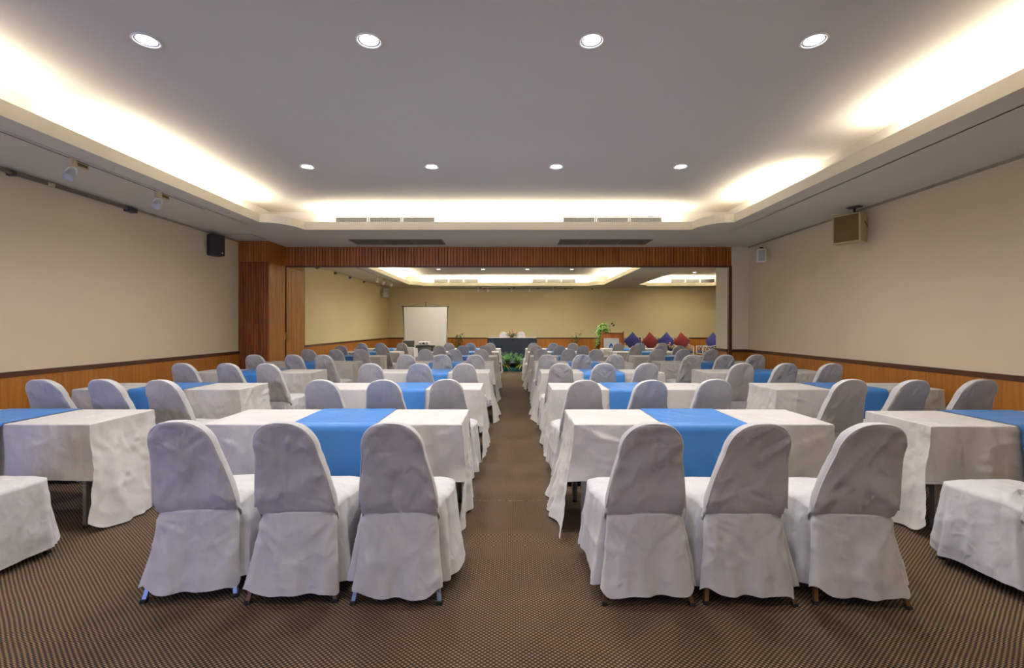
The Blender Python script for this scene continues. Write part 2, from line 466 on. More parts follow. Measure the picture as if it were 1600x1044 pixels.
for i, c in enumerate((COVE_A, COVE_B, COVE_C)):
    xl, xr, y0, y1 = c
    pts = cove_outline(c); n = len(pts); cx, cy = (xl+xr)/2, (y0+y1)/2
    mb = MB(); vs = []; fs = []
    for k, (x, y) in enumerate(pts):
        (xa, ya), (xb, yb) = pts[k-1], pts[(k+1) % n]
        t = Vector((xb-xa, yb-ya)); nrm = Vector((-t.y, t.x)).normalized()
        if nrm.dot(Vector((x-cx, y-cy))) < 0: nrm = -nrm
        ox, oy = x+nrm.x*.025, y+nrm.y*.025
        vs += [(x, y, ZS), (x, y, ZF), (ox, oy, ZF), (ox, oy, ZS+.003)]
    for k in range(n):
        a = 4*k; b = 4*((k+1) % n)
        for j in range(4): fs.append((a+j, a+(j+1) % 4, b+(j+1) % 4, b+j))
    mb.add(vs, fs)
    struct('trim_%d' % (12+i), mb, M_FASC)
    X0, X1, Y0, Y1 = xl-TR, xr+TR, y0-TR, y1+TR
    up = MB().box(X0, X1, Y0, Y1, ZU, ZU+.1)
    up.box(X0-.02, X0, Y0, Y1, ZS, ZU+.1).box(X1, X1+.02, Y0, Y1, ZS, ZU+.1)
    up.box(X0, X1, Y0-.02, Y0, ZS, ZU+.1).box(X0, X1, Y1, Y1+.02, ZS, ZU+.1)
    struct('ceiling_%d' % (i+1), up, M_CEIL)
# narrow crown strips, their taupe painting the shadow line under the soffit, access hatch
M_CROWNSHADE = simple('taupe crown shadow', (.40, .35, .27), .8)
struct('trim_15', MB().box(XL, XL+.012, YB, 9.0, ZS-.03, ZS), M_CROWNSHADE)
struct('trim_16', MB().box(XR-.012, XR, YB, YP, ZS-.03, ZS), M_CROWNSHADE)
hz = ZS-.001
hm = MB()
for a in ((-5.37, -4.76, 8.33, 8.337), (-5.37, -4.76, 8.837, 8.844), (-5.37, -5.363, 8.33, 8.844), (-4.767, -4.76, 8.33, 8.844)):
    hm.box(a[0], a[1], a[2], a[3], hz-.003, hz)
hatch = thing('access_hatch', 'flat square access hatch in the ceiling beside the black speaker', 'hatch', (0, 0, 0))
obj('hatch_panel', MB().box(-5.36, -4.77, 8.34, 8.834, hz-.002, hz), M_CEIL2, hatch)
obj('gap_line', hm, M_GROOVE, hatch)

# ------------------------------------------------------------------ downlights
def downlight(x, y, label):
    t = thing('downlight', label, 'ceiling light', (x, y, ZU), 0, 'round recessed downlights')
    obj('trim_ring', MB().lathe([(.088, -.001), (.094, -.010), (.086, -.016), (.078, -.012), (.078, -.001)], 40, cap=False), M_WHITE, t)
    obj('reflector', MB().lathe([(.078, -.002), (.074, -.0045), (.068, -.0025), (.064, -.0055)], 40, cap=False), M_REFL, t)
    obj('lamp_face', MB().lathe([(.0, -.0075), (.04, -.007), (.064, -.005)], 40, cap=False), M_LAMP, t)
    return t
od = ['first from the left wall', 'second from the left wall', 'second from the right wall', 'first from the right wall']
for k in range(4): downlight(DX[k], 3.285, 'large-looking round downlight in the row closest to the camera, ' + od[k])
for k in range(4): downlight(DX[k], 5.875, 'round downlight in the second ceiling row, ' + od[k])
for k in range(4): downlight(DX[k], 16.45, 'tiny round downlight beyond the wooden beam, ' + od[k])
downlight(7.0, 17.4, 'tiny round downlight in the small right-hand cove beyond the beam')

# ------------------------------------------------------------------ vents
def return_grille(x0, x1, y0, y1, label):
    t = thing('return_air_grille', label, 'vent', ((x0+x1)/2, (y0+y1)/2, ZS), 0, 'dark ceiling grilles in front of the beam')
    w2, d2 = (x1-x0)/2, (y1-y0)/2
    f = MB(); e = .022
    f.box(-w2, w2, -d2, -d2+e, -.012, -.001).box(-w2, w2, d2-e, d2, -.012, -.001).box(-w2, -w2+e, -d2, d2, -.012, -.001).box(w2-e, w2, -d2, d2, -.012, -.001)
    for q in (-w2/3, w2/3): f.box(q-.012, q+.012, -d2, d2, -.012, -.001)
    obj('grille_frame', f, M_RAILMET, t)
    obj('shade_backing', MB().box(-w2+.01, w2-.01, -d2+.01, d2-.01, -.002, -.0005), M_VENTSHADE, t)  # flat black sheet, painted shade of the opening above the slats
    s = MB(); n = 15
    for k in range(n):
        yy = -d2+e+(2*d2-2*e)*(k+.5)/n
        s.add([(-w2+.02, yy-.012, -.003), (w2-.02, yy-.012, -.003), (w2-.02, yy+.006, -.012), (-w2+.02, yy+.006, -.012)], [(0, 1, 2, 3)])
    o = obj('slat_bank', s, M_RETURN, t); o['kind'] = 'stuff'
return_grille(-3.17, -1.35, 8.83, 9.36, 'dark three-section ceiling grille before the beam, on the door-cupboard side')
return_grille(.945, 2.75, 8.83, 9.36, 'dark three-section ceiling grille before the beam, on the right-wall side')
rg = thing('return_air_grille', 'thin dark grille strip above the red and blue cushions', 'vent', (7.9, 19.45, ZS))
obj('grille_frame', MB().box(-1.0, 1.0, -.15, .15, -.01, -.001), M_RETURN, rg)
def supply_grille(x0, x1, y, z0, z1, label):
    t = thing('supply_air_grille', label, 'vent', ((x0+x1)/2, y, z0), 0, 'white square-mesh grilles in the coves')
    w2 = (x1-x0)/2; H = z1-z0; L = (x1-x0-.04)/3
    obj('shade_backing', MB().box(-w2, w2, -.006, -.001, 0, H), M_VENTSHADE, t)  # no recess here: black sheet paints the dark depth of the holes
    for q in range(3):
        a = -w2+q*(L+.02); b = a+L
        s = MB(); s.box(a, b, -.02, -.006, 0, .008).box(a, b, -.02, -.006, H-.012, H).box(a, a+.012, -.02, -.006, 0, H).box(b-.012, b, -.02, -.006, 0, H)
        obj('section_frame', s, M_VENT, t)
        g = MB(); n = max(6, int(L/.034))
        for k in range(1, n): xx = a+L*k/n; g.box(xx-.0035, xx+.0035, -.012, -.008, 0, H)
        m = max(2, int(H/.034))
        for k in range(1, m): zz = H*k/m; g.box(a, b, -.0125, -.0085, zz-.0035, zz+.0035)
        o = obj('mesh_bars', g, M_BARS, t); o['kind'] = 'stuff'
supply_grille(-3.18, -1.38, COVE_A[3]+TR, 3.20, 3.425, 'white mesh air grille in the big front cove, left of the pair')
supply_grille(.93, 2.72, COVE_A[3]+TR, 3.20, 3.425, 'white mesh air grille in the big front cove, right of the pair')
supply_grille(-3.28, -1.40, COVE_B[3]+TR, 3.22, 3.46, 'small-looking white air grille in the far cove above the projection screen')
supply_grille(.88, 2.72, COVE_B[3]+TR, 3.22, 3.46, 'small-looking white air grille in the far cove above the lectern plant')
supply_grille(6.75, 8.6, COVE_C[3]+TR, 3.22, 3.46, 'small-looking white air grille in the side cove above the cushions')

# ------------------------------------------------------------------ chairs
def fr(p, s=1.0): return noise.noise(Vector(p)*s)
def crease(p, seed):     # ridged creases 0..1
    q = Vector(p)+Vector((seed*7.3, seed*3.1, seed*5.7))
    a = 1-abs(noise.noise(Vector((q.x*5+q.z*3.2, q.y*5, q.z*5-q.x*2.5))))*2.2
    b = 1-abs(noise.noise(Vector((q.x*9-q.z*6, q.y*8+4, q.z*7+q.x*5))))*2.2
    return max(0, a)**2*.7+max(0, b)**2*.4
def sup(a, p):     # signed power
    return math.copysign(abs(a)**p, a)
def make_cover(seed, res=1.0):
    rd = random.Random(seed)
    zc = .45; ztop = .975
    yc = .072
    def rear_y(z): return yc-(z-zc)*.37 + .02*math.sin(max(0, z-zc)/.5*PI)
    lean = rd.uniform(-.012, .012)
    puff = rd.uniform(.6, 1.4)
    def outline(t):       # t 0..1 from bottom on one side over the top to the other
        # straight sides then a rounded top
        s = t*2-1; sg = 1 if s >= 0 else -1; a = 1-abs(s)      # 0 at bottom, 1 at crown
        if a < .48:
            k = a/.48; z = .40+(.80-.40)*k; hw = .220-.062*k**1.1+.006*math.sin(k*PI)
            return sg*hw, z
        k = (a-.48)/.52*PI/2
        return sg*.158*sup(math.cos(k), .80), .80+(ztop-.80)*sup(math.sin(k), .88)
    nt_ = int(96*res); prof0 = [(0.0, 0), (.3, 0), (.55, 0), (.75, 0), (.88, 0), (.955, .0015), (.985, .006), (1.0, .014), (1.0, .03), (1.0, .046), (.985, .054), (.955, .058), (.88, .062), (.75, .065), (.5, .068), (.25, .07), (0.0, .07)]
    prof = []
    for i in range(len(prof0)-1):
        (a0, b0), (a1, b1) = prof0[i], prof0[i+1]
        n_ = max(1, int(abs(a1-a0)/.06))
        for q in range(n_): prof.append((a0+(a1-a0)*q/n_, b0+(b1-b0)*q/n_))
    prof.append(prof0[-1])
    def mk(n, fn): return [fn() for _ in range(n)]
    def seg(x, z, ang, L, w_, am): return (x, z, x+L*math.cos(ang), z+L*math.sin(ang), w_, am)
    U = rd.uniform
    st_back = mk(4, lambda: seg(-.19, U(.46, .54), U(.2, 1.3), U(.12, .3), U(.007, .013), U(.003, .006))) \
        + mk(4, lambda: seg(.19, U(.46, .54), PI-U(.2, 1.3), U(.12, .3), U(.007, .013), U(.003, .006))) \
        + mk(4, lambda: seg(U(-.15, .15), U(.84, .95), U(-2.6, -.5), U(.08, .25), U(.008, .016), U(.003, .007))) \
        + mk(5, lambda: seg(U(-.12, .12), U(.5, .8), U(-.6, .6), U(.06, .16), U(.006, .012), U(.002, .004)))
    st_skirt = mk(4, lambda: seg(-.21, U(.40, .46), U(-1.3, -.15), U(.1, .32), U(.008, .015), U(.004, .008))) \
        + mk(4, lambda: seg(.21, U(.40, .46), PI+U(.15, 1.3), U(.1, .32), U(.008, .015), U(.004, .008))) \
        + mk(6, lambda: seg(U(-.22, .22), U(.08, .30), U(-.9, .9), U(.05, .16), U(.006, .012), U(.002, .005)))
    def streaks(x, z, L):
        t_ = 0
        for (ax, az, bx, bz, w_, am) in L:
            dx, dz = bx-ax, bz-az; l2 = dx*dx+dz*dz
            q = ((x-ax)*dx+(z-az)*dz)/l2
            if q < -.05 or q > 1.05: continue
            d = abs((x-ax)*dz-(z-az)*dx)/math.sqrt(l2)+.004*math.sin(q*9+ax*50)
            if abs(d) > 3*w_: continue
            t_ += am*math.exp(-(d/w_)**2)*(1-max(0, min(1, q)))**.6*min(1, max(0, q+.05)*12)
        return t_
    mb = MB()
    def back(u, v):
        i = v*(len(prof)-1); i0 = int(min(i, len(prof)-2)); fq = i-i0
        r = prof[i0][0]*(1-fq)+prof[i0+1][0]*fq; d = prof[i0][1]*(1-fq)+prof[i0+1][1]*fq
        ox, oz = outline(u)
        sz = min(oz, .80)
        x = ox*r; z = sz+(oz-sz)*r
        y = rear_y(z)+d*(1+.5*max(0, (.6-z))*2)
        x += lean*(z-.45)
        c = crease((x, d*4, z), seed)
        am = .0095*(1 if d < .03 else -1)
        if .02 < d < .05: am = 0
        y -= am*c*(.35+.65*r)*puff
        if d < .012: y -= streaks(x, z, st_back)*1.3
        y += .006*fr((x*7, seed*3.3, z*6))
        if z < .56:
            q = min(1, (.56-z)/.10); x *= 1-.05*q*q
            if d < .03: y += .012*q*q+.05*max(0, (.455-z)/.05)
        return (x, y, z)
    mb.grid(back, nt_, len(prof)-1)
    # seat and skirt: rings around the plan
    nr = int(180*res)
    phs = [rd.uniform(0, 6.28) for _ in range(6)]
    drop = [rd.uniform(-.018, .022) for _ in range(4)]
    frontw = .255
    def ring_pt(a, k):    # a angle around (0 = +x), k 0 rim .. 1 hem
        ca, sa = math.cos(a), math.sin(a)
        e = .32
        cx, cy = sup(ca, e), sup(sa, e)     # rounded rectangle in -1..1
        fl_ = k**1.15
        yr = yc+.010-.088*fl_; yf = .565+.05*fl_
        ymid, yh = (yr+yf)/2, (yf-yr)/2
        f = (cy+1)/2                      # 0 rear .. 1 front
        wr_ = .212+.052*fl_; wf_ = frontw+.028*fl_
        hw = wr_+(wf_-wr_)*min(1, f*1.8)-.012*(1-k)**4*(1 if f < .3 else 0)
        x = hw*cx; y = ymid+yh*cy
        zr = .452 if f < .02 else .452+.030*min(1, f*4)
        hem = .066+.013*math.sin(3*a+phs[0])+.010*math.sin(7*a+phs[1])
        hem += drop[0 if (cx > 0 and cy > 0) else 1 if (cx < 0 and cy > 0) else 2 if cx < 0 else 3]*abs(cx*cy)**3
        hem = max(.035, hem)
        z = zr+(hem-zr)*k
        # folds
        per = a
        fold = (.011*math.sin(9*per+phs[2])+.008*math.sin(15*per+phs[3]+2*k)+.005*math.sin(23*per+phs[4]))*k**1.3
        if f < .06: fold = (.010*math.sin(x*26+phs[5])+.006*math.sin(x*47+phs[1]+k*2))*k**1.2
        nx, ny = ca, sa
        if f >= .06: fold *= 1.7
        else: fold += streaks(x, z, st_skirt)*1.3
        fold *= 1-.6*min(1, abs(cx*cy)**2)
        q = crease((x*1.0, y*1.0, z*.8), seed+3)
        dsp = fold+.008*q*min(1, k*5)+.007*fr((x*4, y*4, z*3+seed))
        # pleat notch just ahead of the rear corners
        if 0.02 < f < .26 and k > .04:
            dsp -= .048*math.exp(-((f-.11)/.03)**2)*min(1, k*1.8)
        L = math.hypot(nx*abs(cx)+1e-6, ny*abs(cy)+1e-6)
        x += nx*abs(cx)/L*dsp if abs(cx) > .5 else 0
        y += ny*abs(cy)/L*dsp if abs(cy) > .5 else 0
        return (x, y, z)
    # angles spread so that the corners get their share
    def ang(u): return u*2*PI
    def nonu(u):
        a = u*2*PI; return a+.0
    def ringgrid(u, v):
        # equalise the superellipse
        a = u*2*PI; q = a % (PI/2); b = a-q; s = q/(PI/2)
        s2 = .5+.5*sup(2*s-1, 1/.75) if False else s
        q2 = math.atan2(sup(math.sin(s2*PI/2), 2.6), sup(math.cos(s2*PI/2), 2.6))
        return ring_pt(b+q2, v)
    nk = int(34*res)
    mb.grid(ringgrid, nr, nk, closed=True)
    # seat top
    def cap(u, v):
        p = Vector(ringgrid(u, 0)); c = Vector((0, .32, .50))
        r = 1-v
        q = c+(p-c)*r
        front = max(0, min(1, (q.y-.10)/.12))
        dome = (1-r**6)*.026+.006*(1-r)
        z = p.z+dome*front + .006*crease((q.x, q.y, .3), seed+5)*front*(1-r**4)
        return (q.x, q.y, z)
    mb.grid(cap, nr, 8, closed=True)
    me = mb.mesh('chair_cover', M_CHAIR, .0004)
    # piping along the rear edge of the back
    pp = MB(); pts = []
    for i in range(57):
        ox, oz = outline(i/56)
        if oz < .46: continue
        c = .985; pts.append((ox*c+lean*(oz-.45), rear_y(oz)+.004, min(oz, .80)+(oz-min(oz, .80))*c))
    pp.tube(pts, .0042, 6)
    pm = pp.mesh('piping', M_SEAM)
    return me, pm
NV = 7
COVERS = [make_cover(11+i, 1.0) for i in range(NV)]
LEGM = {}
def leg_mesh(mat):
    if mat.name in LEGM: return LEGM[mat.name]
    mb = MB()
    def leg(x0, y0, x1, y1):
        a = Vector((x0, y0, .015)); b = Vector((x1, y1, .43)); h = .0125
        vs = [(p.x+dx*s, p.y+dy*s, p.z) for p, s in ((a, h*.8), (b, h)) for dx, dy in ((-1, -1), (1, -1), (1, 1), (-1, 1))]
        return vs
    out = []
    for (sx, ry) in ((-1, 0), (1, 0), (-1, 1), (1, 1)):
        m = MB()
        vs = leg(sx*.225, .028 if ry == 0 else .545, sx*.16, .15 if ry == 0 else .46)
        m.add(vs, [(0, 1, 2, 3), (4, 5, 6, 7), (0, 1, 5, 4), (1, 2, 6, 5), (2, 3, 7, 6), (3, 0, 4, 7)])
        f = MB(); x, y = sx*.226, (.027 if ry == 0 else .546)
        f.bbox(x-.0145, x+.0145, y-.0145, y+.0145, 0, .02, .003)
        out.append((m.mesh('leg', mat), f.mesh('rubber_foot', M_RUBBER)))
    LEGM[mat.name] = out
    return out
def make_chair(i, mat, feet):
    t = thing('banquet_chair', '', 'chair')
    c = link('cover', COVERS[i][0], t); link('piping', COVERS[i][1], c)
    for lm, fm in leg_mesh(mat):
        l = link('leg', lm, t)
        if feet: link('rubber_foot', fm, l)
    register(t)
    return t
PROTO = {}
def chair(x, y, rz, var, mat, feet, label, group, z=0, mirror=False):
    key = (var, mat.name, feet)
    if key not in PROTO:
        t = PROTO[key] = make_chair(var, mat, feet)
    else:
        t = copy_tree(PROTO[key])
    t.location = (x, y, z); t.rotation_euler = (0, 0, rz)
    t.scale = (-1, 1, 1) if mirror else (1, 1, 1)
    t['label'] = label; t['group'] = group; t['category'] = 'chair'
    return t
G1 = 'front row chairs seen whole from behind'
rnd = random.Random(5)
C0 = 2.36
chair(-1.70, C0+.03, R(7), 0, M_GREYLEG, True, 'white-covered front chair with a twisted puckered back, farthest from the centre aisle on the left', G1)
chair(-1.15, C0, R(2), 1, M_BROWNLEG, True, 'white-covered front chair between two others at the left centre table, brown feet', G1)
chair(-.60, C0-.01, R(0), 2, M_GREYLEG, True, 'white-covered front chair beside the centre aisle on its left, blue-grey feet', G1)
chair(.71, C0-.02, R(-1), 3, M_BROWNLEG, True, 'white-covered front chair beside the centre aisle on its right, wavy hem', G1)
chair(1.24, C0-.02, R(-2), 4, M_BROWNLEG, True, 'white-covered front chair between two others at the right centre table', G1)
chair(1.81, C0-.03, R(-5), 5, M_BROWNLEG, True, 'white-covered front chair with a darker tan back, farthest right of the centre six', G1)
chair(-3.19, C0, R(0), 6, M_BROWNLEG, True, 'white chair seat cut by the left edge of the photo, back out of frame', 'front row chairs cut by the frame')
chair(2.93, C0-.06, R(2), 0, M_BROWNLEG, True, 'white chair seat cut by the right edge of the photo, back out of frame', 'front row chairs cut by the frame')

PX = [
 [52, 149, 247, 497, 597, 695, 915, 1018, 1125, 1342, 1433, 1549],
 [278, 351, 416, 577, 654, 725, 878, 945, 1014, 1166, 1234, 1304],
 [393.7, 455.5, 504, 633.6, 689, 742, 856.6, 910, 963, 1083, 1135, 1187],
 [480, 523, 562, 663, 709, 751.7, 846.8, 889.7, 932.5, 1029, 1070, 1114],
 [530, 564, 597, 685.6, 721.5, 758, 838, 875, 911.8, 994, 1033, 1063],
 [564, 592.8, 626.7, 700.6, 734.5, 765.5, 833, 865, 896.5, 967.5, 1001.4, 1036]]
ORD = ['first', 'second', 'third', 'fourth', 'fifth', 'sixth', 'seventh']
BLK = ['left wall table', 'left centre table', 'right centre table', 'right wall table']
POS = [['wall-side seat', 'middle seat', 'inner seat'], ['outer seat', 'middle seat', 'aisle seat'], ['aisle seat', 'middle seat', 'outer seat'], ['inner seat', 'middle seat', 'wall-side seat']]
for r in range(6):
    yf = C0+1.79*(r+1); yt = yf-.13
    for k in range(12):
        x = (PX[r][k]-799)*yt/FPX
        b, s = divmod(k, 3)
        mat = M_BROWNLEG if rnd.random() < .6 else M_GREYLEG
        chair(x, yf+rnd.uniform(-.03, .04), R(rnd.uniform(-3.5, 3.5)), rnd.randrange(NV), mat, False,
              'white-covered chair, %s, at the %s of the %s row from the camera' % (POS[b][s], BLK[b], ORD[r+1]),
              'white-covered chairs of the %s row' % ORD[r+1], mirror=False)

# ------------------------------------------------------------------ tables, cloths, runners
TD = .59
def make_cloth(L, seed, flare=.16, pull=.22, side=(1, 1), kick=None):
    """cloth over a table: x -L/2..L/2, y 0 (camera side)..TD, top at .75"""
    rd = random.Random(seed); ph = [rd.uniform(0, 6.28) for _ in range(10)]
    H = .752; DF = .40; DE = .735
    mb = MB()
    def endp(sd, s, d):      # sd -1/+1 end; s 0 near..1 far; d metres down
        k = d/DE
        x = sd*(L/2+.004); y = TD*s
        fl = (flare+.05*math.sin(ph[0]+sd))*max(0, k-.08)**1.6
        f2 = .018*math.sin(s*PI*3.2+ph[1]+sd)+.012*math.sin(s*PI*6.5+ph[2]+k*1.5)+.008*math.sin(s*PI*11+ph[3])
        fl += f2*k**1.1+.010*crease((s*.6, sd*2, d), seed)*min(1, k*4)
        x += sd*(fl+streaks(s*TD+.0, d, SE)*1.2)
        near = max(0, 1-s*2.2)**1.5; far = max(0, 1-(1-s)*2.2)**1.5
        kk = max(0, k-.38)**1.4
        y -= pull*near*kk*1.6; y += pull*.5*far*kk*1.6
        x -= sd*.035*near*kk*3
        z = H-d
        z += .02*k*math.sin(s*5+ph[4])*.5
        if pull < .15: z += .07*max(0, k-.5)*2*(max(0, 1-s*7)**2+max(0, 1-(1-s)*7)**2)
        if k > .9: z = max(z, .012)
        return (x, y, z)
    def seg(x, z, ang, L_, w_, am): return (x, z, x+L_*math.cos(ang), z+L_*math.sin(ang), w_, am)
    U = rd.uniform
    SF = {}
    for q in (0, 1):
        SF[q] = [seg(-L/2, U(0, .05), U(.3, 1.2), U(.15, .4), U(.01, .02), U(.004, .008)) for _ in range(4)]+[seg(L/2, U(0, .05), PI-U(.3, 1.2), U(.15, .4), U(.01, .02), U(.004, .008)) for _ in range(4)]+[seg(U(-.8, .8), U(.02, .3), U(-.8, .8), U(.1, .3), U(.008, .016), U(.002, .005)) for _ in range(10)]
    def streaks(x, z, S):
        t_ = 0
        for (ax, az, bx, bz, w_, am) in S:
            dx, dz = bx-ax, bz-az; l2 = dx*dx+dz*dz; q = ((x-ax)*dx+(z-az)*dz)/l2
            if q < 0 or q > 1: continue
            d = ((x-ax)*dz-(z-az)*dx)/math.sqrt(l2)+.006*math.sin(q*7+ax*9)
            if abs(d) < 3*w_: t_ += am*math.exp(-(d/w_)**2)*math.sin(q*PI)**.5
        return t_
    SE = [seg(U(0, .6), U(0, .6), U(-.9, 1.9), U(.1, .35), U(.01, .02), U(.003, .008)) for _ in range(18)]
    e = [0, .006, .02, .06, .12]
    us = sorted(set([-L/2, -L/2+.006, -L/2+.02]+[-L/2+L*i/90 for i in range(1, 90)]+[L/2-.02, L/2-.006, L/2]))
    vs_ = sorted(set([0, .006, .02]+[TD*i/30 for i in range(1, 30)]+[TD-.02, TD-.006, TD]))
    def gridl(fn, A, B):
        W = len(A); V = [fn(a, b) for b in B for a in A]
        F = [(j*W+i, j*W+i+1, (j+1)*W+i+1, (j+1)*W+i) for j in range(len(B)-1) for i in range(W-1)]
        mb.add(V, F, 0, True)
    def top(x, y):
        ex = min(x+L/2, L/2-x); ey = min(y, TD-y); q = min(ex, ey)
        z = H-(.005 if q < .001 else 0)+.0012*fr((x*3, y*4, seed))
        sx = (L/2+.004)/(L/2); return (x*sx, y, z)
    gridl(top, us, vs_)
    ds = [0, .008, .03]+[.03+(DE-.03)*i/40 for i in range(1, 41)]
    for sd in (-1, 1):
        gridl(lambda y, d: (endp(sd, y/TD, d) if d > 0 else (sd*(L/2+.004), y, top(L/2, y)[2])), vs_, ds)
    # seam lines down the panels are kept by the fabric relief
    df = [0, .008, .03]+[.03+(DF-.03)*i/24 for i in range(1, 25)]
    wv = rd.uniform(.010, .018)
    for s0, sg in ((0, -1), (1, 1)):
        def front(x, d):
            if d == 0: return (x*(L/2+.004)/(L/2), s0*TD, top(x, 0)[2])
            a = Vector(endp(-1, s0, d)); b = Vector(endp(1, s0, d))
            t = (x+L/2)/L; p = a+(b-a)*t
            # keep the body of the panel under the table edge
            p.x = x*(L/2+.004)/(L/2)+(a.x+L/2)*max(0, 1-t*5)**2+(b.x-L/2)*max(0, 1-(1-t)*5)**2
            k = d/DF; edge = min(1, min(t, 1-t)*8)
            yy = s0*TD+sg*(wv*math.sin(x*7+ph[5])+.009*math.sin(x*15+ph[6])+.01)*k*edge+sg*.008*crease((x, 0, d), seed+2)*edge*min(1, k*3)+sg*streaks(x, d, SF[s0])*1.4
            cornery = p.y
            p.y = yy*edge+cornery*(1-edge) if edge < 1 else yy
            p.z = H-d+.008*math.sin(x*5+ph[7])*k*edge
            return tuple(p)
        gridl(front, us, df)
    return mb.mesh('tablecloth', M_CLOTH, .0006)
def make_runner(seed, w=.61):
    rd = random.Random(seed); ph = [rd.uniform(0, 6.28) for _ in range(5)]
    mb = MB(); path = []
    D = .39
    for i in range(15): path.append((0, D*(1-i/14), 0))
    n = 12
    for i in range(1, n): path.append((1, i/n, 0))
    for i in range(15): path.append((2, D*i/14, 0))
    V = []; W = 15
    for (kind, a, _) in path:
        for j in range(W):
            x = -w/2+w*j/(W-1)
            if kind == 1: p = (x, TD*a, .7575+.0015*fr((x*8, a*4, seed)))
            else:
                k = a/D; s = -1 if kind == 0 else 1; y0 = 0 if kind == 0 else TD
                off = .020+.026*k+(.009*math.sin(x*14+ph[0])+.006*math.sin(x*27+ph[1]))*k
                if a < .004: off = .003
                xx = x*(1+.0*k)+.004*math.sin(a*20+ph[2])
                p = (xx, y0+s*(off+.003), .757-a)
            V.append(p)
    F = [(j*W+i, j*W+i+1, (j+1)*W+i+1, (j+1)*W+i) for j in range(len(path)-1) for i in range(W-1)]
    mb.add(V, F, 0, True)
    return mb.mesh('table_runner', M_RUN)
LT = 1.84
CLOTHS = [make_cloth(LT, 40+i, flare=[.10, .13, .08, .11, .12][i], pull=[.30, .22, .26, .18, .24][i]) for i in range(5)]
CL_SIDE = make_cloth(LT, 60, flare=.17, pull=.12)
CL_SIDE2 = make_cloth(LT, 61, flare=.13, pull=.11)
RUNS = [make_runner(70+i) for i in range(3)]
def make_table():
    t = thing('folding_table', '', 'table')
    L = LT
    obj('tabletop', MB().bbox(-L/2+.006, L/2-.006, .008, TD-.008, .722, .745, .004), M_PLY, t)
    for sx in (-1, 1):
        for yy in (.055, TD-.055):
            m = MB(); x = sx*(L/2-.07)      # angle-iron leg
            m.box(x-.022, x+.022, yy-.003, yy+.003, .012, .722).box(x-.003*sx-.003, x-.003*sx+.003, yy, yy+(.04 if yy < .3 else -.04), .012, .722)
            m.box(x+sx*.018-.003, x+sx*.018+.003, yy-.02, yy+.02, .012, .722)
            l = obj('leg', m, M_STEEL, t)
            obj('foot_glide', MB().lathe([(.02, 0), (.022, .006), (.012, .014)], 12, M=T(x, yy, 0)), M_RUBBER, l)
        obj('cross_brace', MB().tube([(sx*(L/2-.07), .06, .30), (sx*(L/2-.07), TD-.06, .30)], .009), M_STEEL, t)
    register(t); return t
tproto = None
BX = [(-3.93, -3.93), (-1.265, -1.265), (1.375, 1.375), (3.86, 3.76)]
for r in range(7):
    for b in range(4):
        xc = BX[b][0] if (r < 3 or b < 3) else BX[b][1]
        if b == 1 and r == 0: xc = -1.28
        y0_ = 3.83-TD+1.79*r; 
        if b == 3 and r == 0: y0_ -= .06
        if tproto is None: tt = tproto = make_table()
        else: tt = copy_tree(tproto)
        tt.location = (xc, y0_, 0)
        lab = '%s, %s row from the camera' % (BLK[b].replace(' table', ' block'), ORD[r])
        tt['label'] = 'steel-legged folding table under the cloth, ' + lab; tt['group'] = 'folding tables'; tt['category'] = 'table'
        me = CLOTHS[(r*3+b*2) % 5]
        if r == 0 and b in (0, 3): me = CL_SIDE if b == 0 else CL_SIDE2
        c = link('tablecloth', me, None, (xc, y0_, 0))
        if (r+b) % 2 and not (r == 0 and b in (0, 3)): c.rotation_euler = (0, 0, 0)
        tag(c, 'white tablecloth, ' + lab, 'tablecloth', 'white tablecloths')
        rn = link('table_runner', RUNS[(r+b) % 3], None, (xc+(.01 if b != 3 else -.02), y0_, 0))
        tag(rn, 'blue satin runner, ' + lab, 'table runner', 'blue table runners')

# ------------------------------------------------------------------ stage and head table
SY, SH = 14.75, .25
st = thing('stage_platform', 'low dark stage platform at the far end under the navy table', 'platform', (.9, 0, 0))
obj('deck', MB().bbox(-3.1, 3.9, SY, 18.9, 0, SH, .01), M_STAGE, st)
ptr = thing('plant_trough', 'low teal cloth-wrapped trough of green plants at the end of the aisle', 'planter', (.05, 14.67, 0))
obj('trough_box', MB().bbox(-.36, .36, -.065, .065, 0, .115, .01), M_TEAL, ptr)
nos = MB()
for k in range(3):
    x = -.37+k*.247
    nos.grid(lambda u, v: (x+u*.247, -.068-.022*math.sin(u*PI)*(.4+.6*math.sin(v*PI)), .006+v*.115+.012*math.sin(u*PI)*(v-.5)), 12, 6)
sw = obj('swag_skirt', nos, M_TEAL, ptr); sw['kind'] = 'stuff'

ht = thing('head_table', 'long head table with navy skirt on the stage', 'table', (.03, 17.0, SH))
obj('tabletop', MB().bbox(-.91, .91, 0, .6, .735, .765, .006), M_WHITE, ht)
sk = MB()
nfold = 150
def skp(u, v):
    per = u*(1.84+1.2)
    if per < .6: x, y, nx, ny = -.92, .6-per, -1, 0
    elif per < 2.44: x, y, nx, ny = -.92+(per-.6), 0, 0, -1
    else: x, y, nx, ny = .92, per-2.44, 1, 0
    k = 1-v; f = .012*math.sin(per*44)*(.3+.7*k)+.004+.012*k
    return (x+nx*f, y+ny*f, .01+v*.73)
sk.grid(skp, 200, 6)
obj('table_skirt', sk, M_NAVY, ht)
obj('top_edge', MB().box(-.925, .925, -.012, .61, .742, .768), M_NAVY, ht)
tc_ = obj('white_overlay', MB().bbox(-.915, .915, -.002, .6, .7655, .7715, .002), M_CLOTH, ht)
for i, x in enumerate((-.33, .40)):
    t = chair(x, 18.45, R(180), 2+i, M_BROWNLEG, False, 'white-covered chair behind the navy head table, %s of the flowers' % ('left', 'right')[i], 'two chairs behind the head table', z=SH)

